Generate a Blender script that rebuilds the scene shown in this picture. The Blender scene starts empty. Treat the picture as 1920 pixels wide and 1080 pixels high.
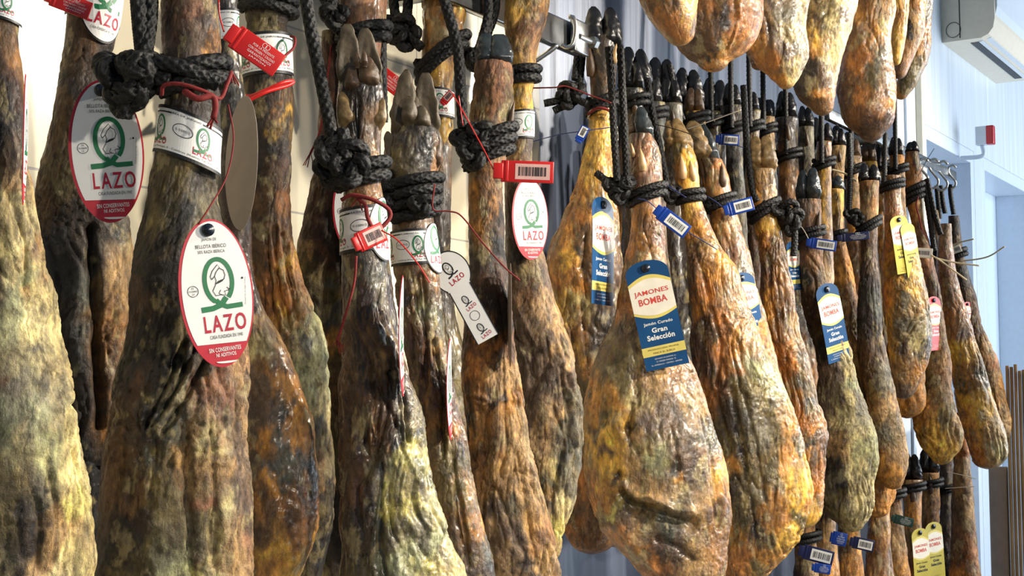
import bpy, math, random
import numpy as np
from mathutils import Vector

# ------------------------------------------------------------------ camera, world, lights, exposure
F = 2637.0
PITCH = math.atan(210.0/F)
CAM = np.array([0.0, -1.5, 1.5])
FH = np.array([0.843, 0.5379, 0.0]); FH /= np.linalg.norm(FH)
RT = np.array([FH[1], -FH[0], 0.0])
FW = FH*math.cos(PITCH) + np.array([0, 0, math.sin(PITCH)])
UPV = np.array([0, 0, math.cos(PITCH)]) - FH*math.sin(PITCH)
scene = bpy.context.scene
cam_d = bpy.data.cameras.new('camera'); cam = bpy.data.objects.new('camera', cam_d)
scene.collection.objects.link(cam); scene.camera = cam
cam_d.sensor_width = 36.0; cam_d.lens = F/1920*36.0; cam_d.clip_start = 0.05; cam_d.clip_end = 60
cam.location = CAM.tolist()
cam.rotation_euler = (math.pi/2+PITCH, 0, math.atan2(-FH[0], FH[1]))
scene.view_settings.view_transform = 'Standard'; scene.view_settings.look = 'None'
scene.view_settings.gamma = 1.0; scene.view_settings.use_curve_mapping = False
scene.view_settings.exposure = 0.0
world = bpy.data.worlds.new('world'); scene.world = world; world.use_nodes = True
wb = world.node_tree.nodes['Background']; wb.inputs[0].default_value = (0.52, 0.74, 1.0, 1); wb.inputs[1].default_value = 0.27
def lamp(kind, name, loc, target, energy, color, **k):
    d = bpy.data.lights.new(name, kind); o = bpy.data.objects.new(name, d); scene.collection.objects.link(o)
    o.location = loc; v = Vector(target)-Vector(loc); o.rotation_euler = v.to_track_quat('-Z', 'Y').to_euler()
    d.energy = energy; d.color = color
    for a, b in k.items(): setattr(d, a, b)
    return o
WARM = (1.0, 0.90, 0.76)
# shop spotlights on the ceiling track over the aisle, then two added fill lamps
lamp('SPOT', 'track_spot_near', (2.35, -2.75, 2.7), (1.2, -0.3, 1.5), 440, WARM, spot_size=1.5, spot_blend=0.5, shadow_soft_size=0.045)
lamp('SPOT', 'track_spot_middle', (3.6, -2.6, 3.0), (2.4, -0.2, 1.7), 470, WARM, spot_size=1.3, spot_blend=0.6, shadow_soft_size=0.05)
lamp('SPOT', 'track_spot_far', (5.2, -2.4, 3.0), (4.2, -0.2, 1.7), 360, WARM, spot_size=1.4, spot_blend=0.6, shadow_soft_size=0.05)
lamp('SPOT', 'fill_spot_behind', (1.0, -3.0, 2.3), (1.7, -0.2, 1.35), 130, WARM, spot_size=1.5, spot_blend=0.7, shadow_soft_size=0.06)  # added fill spot that lifts the left hams
lamp('AREA', 'right_wall_fill', (6.9, -2.6, 2.0), (6.4, 0, 1.8), 150, (0.82, 0.91, 1.0), shape='RECTANGLE', size=2.5, size_y=2.2)  # unseen cool area light added to brighten the right-hand wall

# ------------------------------------------------------------------ geometry of the view (real distances for what the photo shows)
def ray(px, py):
    return FW + RT*((px-960)/F) + UPV*((540-py)/F)
class Plane:
    """vertical plane through a hanging thing, standing square to the line of sight; perp = distance of its centre from the aisle line"""
    def __init__(s, px, perp):
        r = ray(px, 750.0); r[2] = 0
        k = perp/r[1]; s.h = r*k; s.D = np.linalg.norm(s.h); s.e2 = -s.h/s.D
        s.e1 = np.array([-s.e2[1], s.e2[0], 0.0]); s.vh = -s.e2
        s.ppm = F/(s.h @ FH)
        s.px, s.perp = px, perp
    def at(s, px, py, fwd=0.0):
        r = ray(px, py); k = (s.D-fwd)/(r @ s.vh)
        return CAM + r*k
def onY(px, py, Y):
    r = ray(px, py); return CAM + r*((Y-CAM[1])/r[1])
def onX(px, py, X):
    r = ray(px, py); return CAM + r*(X/r[0])
def proj(P):
    d = P-CAM; z = d@FW
    return 960+F*(d@RT)/z, 540-F*(d@UPV)/z

# ------------------------------------------------------------------ vectorised gradient noise
_rng = np.random.RandomState(7)
_perm = _rng.permutation(256); _perm = np.concatenate([_perm, _perm, _perm])
_g = _rng.normal(size=(256, 3)); _g /= np.linalg.norm(_g, axis=1)[:, None]
def noise(p):
    i = np.floor(p).astype(np.int64); f = p-i; i &= 255
    u = f*f*f*(f*(f*6-15)+10); out = 0
    for dx in (0, 1):
        wx = u[:, 0] if dx else 1-u[:, 0]
        for dy in (0, 1):
            wy = u[:, 1] if dy else 1-u[:, 1]
            for dz in (0, 1):
                wz = u[:, 2] if dz else 1-u[:, 2]
                h = _perm[_perm[_perm[(i[:, 0]+dx) & 255]+((i[:, 1]+dy) & 255)]+((i[:, 2]+dz) & 255)] & 255
                g = _g[h]
                out = out + wx*wy*wz*(g[:, 0]*(f[:, 0]-dx)+g[:, 1]*(f[:, 1]-dy)+g[:, 2]*(f[:, 2]-dz))
    return out*1.6
def fbm(p, o=4, gain=0.5):
    s = 0; a = 1.0
    for k in range(o):
        s = s+a*noise(p*(2.03**k)+k*17.3); a *= gain
    return s

# ------------------------------------------------------------------ materials
def s2l(c):
    c = np.asarray(c, float)/255.0
    return np.where(c <= 0.04045, c/12.92, ((c+0.055)/1.055)**2.4)
def mat_new(name):
    m = bpy.data.materials.new(name); m.use_nodes = True
    return m, m.node_tree.nodes, m.node_tree.links, m.node_tree.nodes['Principled BSDF']
def node(ns, t, **k):
    n = ns.new(t)
    for a, b in k.items():
        if a.startswith('i_'):
            key = a[2:].replace('_', ' ')
            n.inputs[key].default_value = b
        else: setattr(n, a, b)
    return n
def ramp(ns, stops):
    n = ns.new('ShaderNodeValToRGB'); e = n.color_ramp.elements
    while len(e) > 1: e.remove(e[-1])
    e[0].position = stops[0][0]; e[0].color = stops[0][1]
    for p, c in stops[1:]:
        k = e.new(p); k.color = c
    return n
def g(v): return (v, v, v, 1)
MATS = {}
def simple(name, rgb, rough=0.5, metal=0.0, spec=0.5, var=0.12, scale=40, bump=0.0, coat=0.0):
    if name in MATS: return MATS[name]
    m, ns, L, b = mat_new(name)
    tc = ns.new('ShaderNodeTexCoord')
    nz = node(ns, 'ShaderNodeTexNoise', i_Scale=scale, i_Detail=5.0)
    L.new(tc.outputs['Object'], nz.inputs['Vector'])
    rp = ramp(ns, [(0.3, g(1-var)), (0.7, g(1+var*0.3))]); L.new(nz.outputs['Fac'], rp.inputs[0])
    mx = node(ns, 'ShaderNodeMix', data_type='RGBA', blend_type='MULTIPLY'); mx.inputs[0].default_value = 1
    c = s2l(rgb); mx.inputs[6].default_value = (*c, 1); L.new(rp.outputs[0], mx.inputs[7])
    L.new(mx.outputs[2], b.inputs['Base Color'])
    b.inputs['Roughness'].default_value = rough; b.inputs['Metallic'].default_value = metal
    b.inputs['Specular IOR Level'].default_value = spec; b.inputs['Coat Weight'].default_value = coat
    if bump:
        bp = node(ns, 'ShaderNodeBump', i_Strength=bump, i_Distance=0.002); L.new(nz.outputs['Fac'], bp.inputs['Height']); L.new(bp.outputs[0], b.inputs['Normal'])
    MATS[name] = m; return m
def ham_material(name, rough, coat, fine=1.0):
    m, ns, L, b = mat_new(name)
    at = node(ns, 'ShaderNodeAttribute', attribute_name='Col')
    tc = ns.new('ShaderNodeTexCoord'); oi = ns.new('ShaderNodeObjectInfo')
    ad = node(ns, 'ShaderNodeVectorMath', operation='ADD'); L.new(tc.outputs['Object'], ad.inputs[0]); L.new(oi.outputs['Location'], ad.inputs[1])
    mp = node(ns, 'ShaderNodeMapping'); mp.inputs['Scale'].default_value = (1, 1, 0.45); L.new(ad.outputs[0], mp.inputs[0])
    n1 = node(ns, 'ShaderNodeTexNoise', i_Scale=110.0, i_Detail=9.0, i_Roughness=0.7, i_Distortion=0.15); L.new(mp.outputs[0], n1.inputs['Vector'])
    n2 = node(ns, 'ShaderNodeTexNoise', i_Scale=34.0, i_Detail=9.0, i_Roughness=0.72, i_Distortion=0.4); L.new(ad.outputs[0], n2.inputs['Vector'])
    n3 = node(ns, 'ShaderNodeTexNoise', i_Scale=420.0, i_Detail=4.0, i_Roughness=0.6); L.new(ad.outputs[0], n3.inputs['Vector'])
    r1 = ramp(ns, [(0.32, (0.22, 0.18, 0.16, 1)), (0.45, (0.78, 0.75, 0.73, 1)), (0.56, (1.05, 1.05, 1.03, 1)), (0.72, (1.55, 1.50, 1.38, 1))]); L.new(n1.outputs['Fac'], r1.inputs[0])
    r2 = ramp(ns, [(0.32, (0.30, 0.25, 0.23, 1)), (0.46, (0.92, 0.90, 0.88, 1)), (0.60, (1.1, 1.08, 1.02, 1)), (0.72, (1.35, 1.28, 1.1, 1))]); L.new(n2.outputs['Fac'], r2.inputs[0])
    m1 = node(ns, 'ShaderNodeMix', data_type='RGBA', blend_type='MULTIPLY'); m1.inputs[0].default_value = 0.85
    L.new(at.outputs['Color'], m1.inputs[6]); L.new(r1.outputs[0], m1.inputs[7])
    m2 = node(ns, 'ShaderNodeMix', data_type='RGBA', blend_type='MULTIPLY'); m2.inputs[0].default_value = 0.85
    L.new(m1.outputs[2], m2.inputs[6]); L.new(r2.outputs[0], m2.inputs[7])
    n4 = node(ns, 'ShaderNodeTexNoise', i_Scale=230.0, i_Detail=6.0, i_Roughness=0.75); L.new(mp.outputs[0], n4.inputs['Vector'])
    r4 = ramp(ns, [(0.34, (0.45, 0.40, 0.36, 1)), (0.47, (0.95, 0.94, 0.93, 1)), (0.58, (1.02, 1.02, 1.0, 1)), (0.68, (1.7, 1.62, 1.42, 1))]); L.new(n4.outputs['Fac'], r4.inputs[0])
    m3 = node(ns, 'ShaderNodeMix', data_type='RGBA', blend_type='MULTIPLY'); m3.inputs[0].default_value = 0.8*fine
    L.new(m2.outputs[2], m3.inputs[6]); L.new(r4.outputs[0], m3.inputs[7])
    vo = node(ns, 'ShaderNodeTexVoronoi', feature='DISTANCE_TO_EDGE', i_Scale=42.0); wa = node(ns, 'ShaderNodeMix', data_type='VECTOR'); wa.inputs[0].default_value = 0.022
    L.new(mp.outputs[0], wa.inputs[4]); L.new(n2.outputs['Color'], wa.inputs[5]); L.new(wa.outputs[1], vo.inputs['Vector'])
    rv = ramp(ns, [(0.0, g(0.0)), (0.10, g(1.0))]); L.new(vo.outputs['Distance'], rv.inputs[0])
    L.new(m3.outputs[2], b.inputs['Base Color'])
    rr = ramp(ns, [(0.35, g(rough+0.22)), (0.65, g(max(0.12, rough-0.12)))]); L.new(n2.outputs['Fac'], rr.inputs[0]); L.new(rr.outputs[0], b.inputs['Roughness'])
    b.inputs['Coat Weight'].default_value = coat; b.inputs['Coat Roughness'].default_value = 0.25
    b.inputs['Specular IOR Level'].default_value = 0.5
    mm = node(ns, 'ShaderNodeMath', operation='MULTIPLY_ADD'); mm.inputs[1].default_value = 0.25
    L.new(n3.outputs['Fac'], mm.inputs[0]); L.new(n1.outputs['Fac'], mm.inputs[2])
    b1 = node(ns, 'ShaderNodeBump', i_Strength=0.8*fine, i_Distance=0.0045); L.new(mm.outputs[0], b1.inputs['Height'])
    b2 = node(ns, 'ShaderNodeBump', i_Strength=0.55*fine, i_Distance=0.007); L.new(n2.outputs['Fac'], b2.inputs['Height']); L.new(b1.outputs[0], b2.inputs['Normal'])
    b3 = node(ns, 'ShaderNodeBump', i_Strength=0.45*fine, i_Distance=0.0035); L.new(rv.outputs[0], b3.inputs['Height']); L.new(b2.outputs[0], b3.inputs['Normal'])
    L.new(b3.outputs[0], b.inputs['Normal'])
    return m
M_DRY = ham_material('dry_mould_rind', 0.50, 0.04)
M_OIL = ham_material('oily_cured_rind', 0.27, 0.42, 0.85)
def rope_material():
    m, ns, L, b = mat_new('black_braided_cord')
    tc = ns.new('ShaderNodeTexCoord'); n = node(ns, 'ShaderNodeTexNoise', i_Scale=260.0, i_Detail=5.0); L.new(tc.outputs['Object'], n.inputs['Vector'])
    r = ramp(ns, [(0.35, (0.004, 0.004, 0.004, 1)), (0.66, (0.013, 0.012, 0.011, 1)), (0.80, (0.10, 0.09, 0.07, 1))]); L.new(n.outputs['Fac'], r.inputs[0]); L.new(r.outputs[0], b.inputs['Base Color'])
    bp = node(ns, 'ShaderNodeBump', i_Strength=0.7, i_Distance=0.002); L.new(n.outputs['Fac'], bp.inputs['Height']); L.new(bp.outputs[0], b.inputs['Normal'])
    b.inputs['Roughness'].default_value = 0.6; b.inputs['Specular IOR Level'].default_value = 0.35
    return m
M_ROPE = rope_material()
M_RED = simple('red_print', (188, 32, 50), 0.45, var=0.1)
M_REDP = simple('red_plastic', (200, 34, 30), 0.32, var=0.1)
M_REDS = simple('red_string', (122, 26, 24), 0.8, var=0.4, scale=300)
M_WHITE = simple('white_paper', (232, 232, 228), 0.42, var=0.07, scale=25)
M_GREYC = simple('grey_card_back', (150, 138, 128), 0.6, var=0.12)
M_BLACK = simple('black_print', (18, 18, 20), 0.5)
M_GREEN = simple('green_print', (22, 112, 66), 0.45)
M_CRIM = simple('crimson_print', (178, 20, 48), 0.45)
M_BLUE = simple('blue_card', (22, 74, 122), 0.35, var=0.2, scale=18)
M_BLUEP = simple('blue_plastic', (22, 62, 150), 0.3)
M_NAVYP = simple('navy_plastic', (20, 28, 70), 0.35)
M_CREAM = simple('cream_print', (240, 234, 216), 0.42)
M_GOLD = simple('gold_print', (226, 208, 110), 0.4)
M_YEL = simple('yellow_card', (190, 174, 58), 0.42)
M_CORAL = simple('coral_print', (214, 70, 60), 0.5)
M_PINK = simple('pale_sticker', (226, 180, 170), 0.4)
M_GRN2 = simple('dark_green_card', (24, 62, 54), 0.4)
M_TIE = simple('ivory_cable_tie', (226, 214, 176), 0.4)
M_STEEL = simple('scuffed_steel', (150, 155, 158), 0.25, 1.0, var=0.45, scale=28, bump=0.2)
M_HOOK = simple('zinc_hook', (205, 205, 200), 0.28, 1.0)
M_STUD = simple('dark_rivet', (22, 30, 42), 0.3)
M_STRBLUE = simple('blue_string', (34, 50, 110), 0.7)
M_STRWH = simple('pale_string', (200, 190, 170), 0.6)

# ------------------------------------------------------------------ mesh helpers
COL = scene.collection
def finish(o, parent=None, mats=(), smooth=True):
    COL.objects.link(o)
    for m in mats: o.data.materials.append(m)
    if smooth: o.data.polygons.foreach_set('use_smooth', [True]*len(o.data.polygons))
    if parent is not None: o.parent = parent
    return o
def empty(name, loc, label, cat, group=None):
    o = bpy.data.objects.new(name, None); COL.objects.link(o); o.location = [float(x) for x in loc]
    o.empty_display_size = 0.05
    return tag(o, label, cat, group)
def tag(o, label, cat, group=None):
    o['label'] = label; o['category'] = cat
    if group: o['group'] = group
    return o
class MB:
    """collects pieces of ONE part"""
    def __init__(s, org): s.v = []; s.f = []; s.mi = []; s.mats = []; s.org = np.asarray(org, float); s.n = 0
    def midx(s, m):
        if m not in s.mats: s.mats.append(m)
        return s.mats.index(m)
    def add(s, V, Fc, m):
        V = np.asarray(V, float); k = s.midx(m); n = s.n
        s.v.append(V); s.f += [tuple(i+n for i in f) for f in Fc]; s.mi += [k]*len(Fc); s.n += len(V)
    def build(s, name, parent=None, smooth=True):
        V = np.concatenate(s.v)-s.org
        me = bpy.data.meshes.new(name); me.from_pydata(V.tolist(), [], s.f); me.polygons.foreach_set('material_index', s.mi); me.update()
        o = bpy.data.objects.new(name, me)
        if parent is None: o.location = s.org.tolist()
        return finish(o, parent, s.mats, smooth)
def grid_faces(n, m, closed=True):
    fs = []
    mm = m if closed else m-1
    for i in range(n-1):
        for j in range(mm):
            a = i*m+j; b = i*m+(j+1) % m; fs.append((a, b, b+m, a+m))
    return fs
def box(c, s, rz=0.0, bev=0.0):
    """box with chamfered edges: returns V, F"""
    import bmesh
    bm = bmesh.new(); bmesh.ops.create_cube(bm, size=1.0)
    for v in bm.verts: v.co = Vector((v.co.x*s[0], v.co.y*s[1], v.co.z*s[2]))
    if bev: bmesh.ops.bevel(bm, geom=bm.edges[:], offset=bev, segments=2, profile=0.6, affect='EDGES')
    V = np.array([v.co[:] for v in bm.verts]); bm.verts.index_update(); Fc = [tuple(v.index for v in f.verts) for f in bm.faces]; bm.free()
    cz, sz = math.cos(rz), math.sin(rz)
    V = np.stack([V[:, 0]*cz-V[:, 1]*sz, V[:, 0]*sz+V[:, 1]*cz, V[:, 2]], 1)+np.asarray(c)
    return V, Fc
def oriented_box(c, ex, ey, ez, s, bev=0.0):
    V, Fc = box((0, 0, 0), s, 0, bev)
    return np.asarray(c)+V[:, :1]*ex+V[:, 1:2]*ey+V[:, 2:]*ez, Fc
def smooth_path(P, step):
    P = np.asarray(P, float)
    if len(P) == 2: Q = P
    else:
        Q = []
        E = np.vstack([2*P[0]-P[1], P, 2*P[-1]-P[-2]])
        for i in range(1, len(E)-2):
            for t in np.linspace(0, 1, 12, endpoint=False):
                p0, p1, p2, p3 = E[i-1:i+3]
                Q.append(0.5*((2*p1)+(-p0+p2)*t+(2*p0-5*p1+4*p2-p3)*t*t+(-p0+3*p1-3*p2+p3)*t**3))
        Q.append(E[-2]); Q = np.array(Q)
    seg = np.linalg.norm(np.diff(Q, axis=0), axis=1); L = np.concatenate([[0], np.cumsum(seg)])
    n = max(3, int(L[-1]/step)+1); t = np.linspace(0, L[-1], n)
    return np.stack([np.interp(t, L, Q[:, k]) for k in range(3)], 1), L[-1]
def tube(P, r, n=8, step=None, braid=False, rad=None, cap=True):
    step = step or r*1.2
    Q, LL = smooth_path(P, step); m = len(Q)
    T = np.gradient(Q, axis=0); T /= np.linalg.norm(T, axis=1)[:, None]+1e-12
    up = np.array([0, 0, 1.0]) if abs(T[0, 2]) < 0.9 else np.array([1.0, 0, 0])
    N = np.cross(T[0], up); N /= np.linalg.norm(N); Ns = [N]
    for i in range(1, m):
        N = N-T[i]*(N@T[i]); N /= np.linalg.norm(N)+1e-12; Ns.append(N)
    Ns = np.array(Ns); B = np.cross(T, Ns)
    th = np.linspace(0, 2*math.pi, n, endpoint=False)
    s = np.linspace(0, LL, m)
    R = np.full((m, n), r)
    if rad is not None: R = R*np.interp(np.linspace(0, 1, m), np.linspace(0, 1, len(rad)), rad)[:, None]
    if braid:
        w = 2*math.pi/(r*1.7); k = 6
        A = np.cos(k*th[None, :]+s[:, None]*w); C = np.cos(k*th[None, :]-s[:, None]*w)
        h = np.maximum(A, C); R = R*(1+0.20*(h-0.6))
    V = Q[:, None, :]+R[:, :, None]*(np.cos(th)[None, :, None]*Ns[:, None, :]+np.sin(th)[None, :, None]*B[:, None, :])
    V = V.reshape(-1, 3); Fc = grid_faces(m, n)
    if cap:
        V = np.vstack([V, Q[0], Q[-1]]); a, b = m*n, m*n+1
        for j in range(n):
            Fc.append((a, (j+1) % n, j)); Fc.append((b, (m-1)*n+j, (m-1)*n+(j+1) % n))
    return V, Fc
# ------------------------------------------------------------------ flat printed shapes (u right, v up, metres) bent onto cards and bands
class Print:
    def __init__(s, mb, fn): s.mb = mb; s.fn = fn
    def raw(s, UV, Fc, m, lay):
        V = np.array([s.fn(u, v, lay) for u, v in UV]); s.mb.add(V, Fc, m)
    def rows(s, v0, v1, left, right, m, lay, nr=14, nc=6):
        UV = []
        for v in np.linspace(v0, v1, nr):
            l, r = left(v), right(v)
            UV += [(l+(r-l)*t, v) for t in np.linspace(0, 1, nc)]
        s.raw(UV, grid_faces(nr, nc, False), m, lay)
    def cols(s, u0, u1, bot, top, m, lay, nr=4, nc=14):
        UV = []
        for u in np.linspace(u0, u1, nc):
            b, t = bot(u), top(u)
            UV += [(u, b+(t-b)*k) for k in np.linspace(0, 1, nr)]
        s.raw(UV, grid_faces(nc, nr, False), m, lay)
    def rect(s, u0, v0, u1, v1, m, lay, nr=2, nc=2): s.rows(v0, v1, lambda v: u0, lambda v: u1, m, lay, nr, nc)
    def oval(s, cu, cv, a, b, m, lay, v0=-1, v1=1, n=28):
        th = np.linspace(math.asin(max(-1, v0)), math.asin(min(1, v1)), n); UV = []
        for t in th:
            w = a*math.cos(t)
            UV += [(cu-w+2*w*k, cv+b*math.sin(t)) for k in np.linspace(0, 1, 9)]
        s.raw(UV, grid_faces(n, 9, False), m, lay)
    def stroke(s, pts, w, m, lay, closed=False):
        P = np.array(pts, float)
        if closed: P = np.vstack([P, P[:1]])
        T = np.gradient(P, axis=0); 
        if closed: T[0] = T[-1] = P[1]-P[-2]
        T /= np.linalg.norm(T, axis=1)[:, None]+1e-12; N = np.stack([-T[:, 1], T[:, 0]], 1)
        ww = np.broadcast_to(np.asarray(w, float), (len(P),))[:, None]/2
        UV = np.stack([P-N*ww, P+N*ww], 1).reshape(-1, 2)
        s.raw(UV, grid_faces(len(P), 2, False), m, lay)
    def ring(s, cu, cv, a, b, w, m, lay, n=36, t0=0, t1=360):
        t = np.radians(np.linspace(t0, t1, n)); s.stroke(np.stack([cu+a*np.cos(t), cv+b*np.sin(t)], 1), w, m, lay)
    def text(s, txt, cu, cv, w, h, m, lay, bold=0.0, rot=0.0):
        V, Fc = text_mesh(txt, bold); mn, mx = V.min(0), V.max(0); c = (mn+mx)/2; d = mx-mn
        U = (V-c)/d*np.array([w, h]); cr, sr = math.cos(rot), math.sin(rot)
        s.raw(np.stack([cu+U[:, 0]*cr-U[:, 1]*sr, cv+U[:, 0]*sr+U[:, 1]*cr], 1), Fc, m, lay)
_tc = {}
def text_mesh(txt, bold):
    k = (txt, bold)
    if k not in _tc:
        c = bpy.data.curves.new('lettering', 'FONT'); c.body = txt; c.size = 1; c.offset = bold; c.space_character = 1.28 if txt == 'LAZO' else 1.06; c.resolution_u = 3; c.fill_mode = 'FRONT'
        o = bpy.data.objects.new('lettering', c); COL.objects.link(o); bpy.context.view_layer.update()
        me = o.evaluated_get(bpy.context.evaluated_depsgraph_get()).to_mesh()
        V = np.array([v.co[:2] for v in me.vertices]); Fc = [tuple(p.vertices) for p in me.polygons]
        COL.objects.unlink(o); bpy.data.objects.remove(o); bpy.data.curves.remove(c)
        _tc[k] = (V, Fc)
    return _tc[k]
def emblem(p, X, Y, q, lay, green, full=True):
    """green loop on a bar with line sketch; X,Y map crop units to u,v, q = metres per unit"""
    t = np.radians(np.linspace(-52, 250, 40))
    p.stroke(np.stack([X(286)+96*q*np.cos(t), Y(472)+150*q*np.sin(t)], 1), 31*q, green, lay)
    p.stroke([(X(256), Y(605)), (X(280), Y(632)), (X(330), Y(655)), (X(440), Y(648))], 34*q, green, lay)
    p.stroke([(X(330), Y(590)), (X(290), Y(640)), (X(230), Y(660)), (X(150), Y(666))], 38*q, green, lay+0.2)
    w = 5*q if full else 7*q
    S = [[(240, 462), (232, 440), (250, 402), (290, 360), (302, 382), (275, 412), (262, 440), (240, 462)],
         [(262, 440), (270, 470), (264, 496)], [(300, 385), (328, 402), (336, 436), (326, 464)],
         [(264, 498), (240, 540), (258, 574), (300, 570), (328, 577), (322, 546), (350, 542), (364, 528)], [(296, 536), (282, 560), (300, 570)],
         [(340, 520), (352, 532), (366, 530)]]
    for k in S: p.stroke([(X(a), Y(b)) for a, b in k], w, M_BLACK, lay+0.3)
    p.stroke([(X(262), Y(497)), (X(290), Y(480)), (X(310), Y(472)), (X(330), Y(460))], [2*q, 16*q, 14*q, 2*q], M_BLACK, lay+0.3)
def frame_fn(c, ex, ez, nrm, bend=0.0, t=0.00035, curl=0.0):
    def fn(u, v, lay): return c+ex*u+ez*v+nrm*(lay*t+bend*v*v+curl*u*u)
    return fn
def tag_frame(px, py, perp, rot=0.0, yaw=0.0):
    if isinstance(perp, tuple): pl = perp[0].pl; c = pl.at(px, py, perp[1])
    else: pl = Plane(px, perp); c = pl.at(px, py)
    a = math.radians(rot); y = math.radians(yaw)
    e1 = pl.e1*math.cos(y)+pl.e2*math.sin(y); n = np.cross(e1, [0, 0, 1.0]); 
    if n @ pl.e2 < 0: n = -n
    z = np.array([0, 0, 1.0])
    return pl, c, e1*math.cos(a)+z*math.sin(a), z*math.cos(a)-e1*math.sin(a), n
def oval_tag(label, px, py, hpx, perp, rot=0, yaw=0, back=False, bend=-0.25, group='oval hang tags', string=None, wr=0.506, stud=True):
    pl, c, ex, ez, n = tag_frame(px, py, perp, rot, yaw)
    H = hpx/pl.ppm; W = H*wr
    root = empty('hang_tag', c, label, 'tag', group)
    mb = MB(c); p = Print(mb, frame_fn(c, ex, ez, n, bend))
    red = M_RED
    p.oval(0, 0, W/2, H/2, M_GREYC, -1.5)
    t = np.linspace(0, 2*math.pi, 48); UV = [(W/2*math.cos(k), H/2*math.sin(k)) for k in t]
    V = [p.fn(u, v, -1.5) for u, v in UV]+[p.fn(u, v, 0) for u, v in UV]
    mb.add(V, [(i, i+1, 49+i, 48+i) for i in range(47)], M_GREYC if back else red)
    p.oval(0, 0, W/2, H/2, M_GREYC if back else red, 0)
    q = H/1028; X = lambda x: (x-265)*q*W/H/0.506; Y = lambda y: (554-y)*q
    if not back:
        vv = (554-905)/514*1.0
        p.oval(0.008*W, 0.0, W*0.468, H*0.484, M_WHITE, 1, v0=vv/0.97)
        emblem(p, X, Y, q, 2, M_GREEN)
        p.text('JAMÓN DE', X(250), Y(182), 105*q, 30*q, M_BLACK, 2)
        p.text('BELLOTA IBÉRICO', X(258), Y(226), 215*q, 32*q, M_BLACK, 2)
        p.text('50% RAZA IBÉRICA', X(258), Y(264), 190*q, 27*q, M_BLACK, 2)
        p.text('LAZO', X(305), Y(765), 296*q, 118*q, M_CRIM, 2, bold=0.018, rot=0.03)
        p.text('CASA FUNDADA EN 1940', X(305), Y(856), 230*q, 24*q, M_BLACK, 2, rot=0.03)
        p.ring(X(102), Y(533), 37*q, 37*q, 4*q, M_BLACK, 2, 24)
        p.text('ES', X(102), Y(512), 16*q, 14*q, M_BLACK, 2); p.text('10.00890', X(102), Y(533), 56*q, 13*q, M_BLACK, 2); p.text('CE', X(102), Y(554), 18*q, 12*q, M_BLACK, 2)
        p.oval(X(455), Y(465), 7*q, 8*q, M_BLACK, 2)
        p.text('Conservar en lugar fresco', X(468), Y(555), 190*q, 10*q, M_BLACK, 2, rot=math.pi/2-0.08)
        p.text('SIN CONSERVANTES', X(285), Y(945), 225*q, 30*q, M_WHITE, 2, bold=0.012, rot=0.04)
        p.text('NI ADITIVOS', X(290), Y(982), 140*q, 26*q, M_WHITE, 2, bold=0.012, rot=0.04)
        p.oval(X(290), Y(1030), 72*q, 13*q, M_WHITE, 2, v0=-1, v1=0.15)
    card = mb.build('card', root, smooth=False)
    if stud:
        sb = MB(c); cc = p.fn(-0.03*W, H*0.425, 1)
        V, Fc = tube([cc-n*0.001, cc+n*0.0035], W*0.085, 18, step=0.0015); sb.add(V, Fc, M_STUD)
        V, Fc = tube([cc+n*0.0034, cc+n*0.0048], W*0.05, 14, step=0.0006); sb.add(V, Fc, M_STUD); o = sb.build('rivet', card); o['label'] = 'dark round rivet'
    if string:
        sb = MB(c); V, Fc = tube([pl.at(x, y, f) for x, y, f in string], 0.0009, 6, step=0.004); sb.add(V, Fc, M_REDS); sb.build('string', root)
    return root
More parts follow.
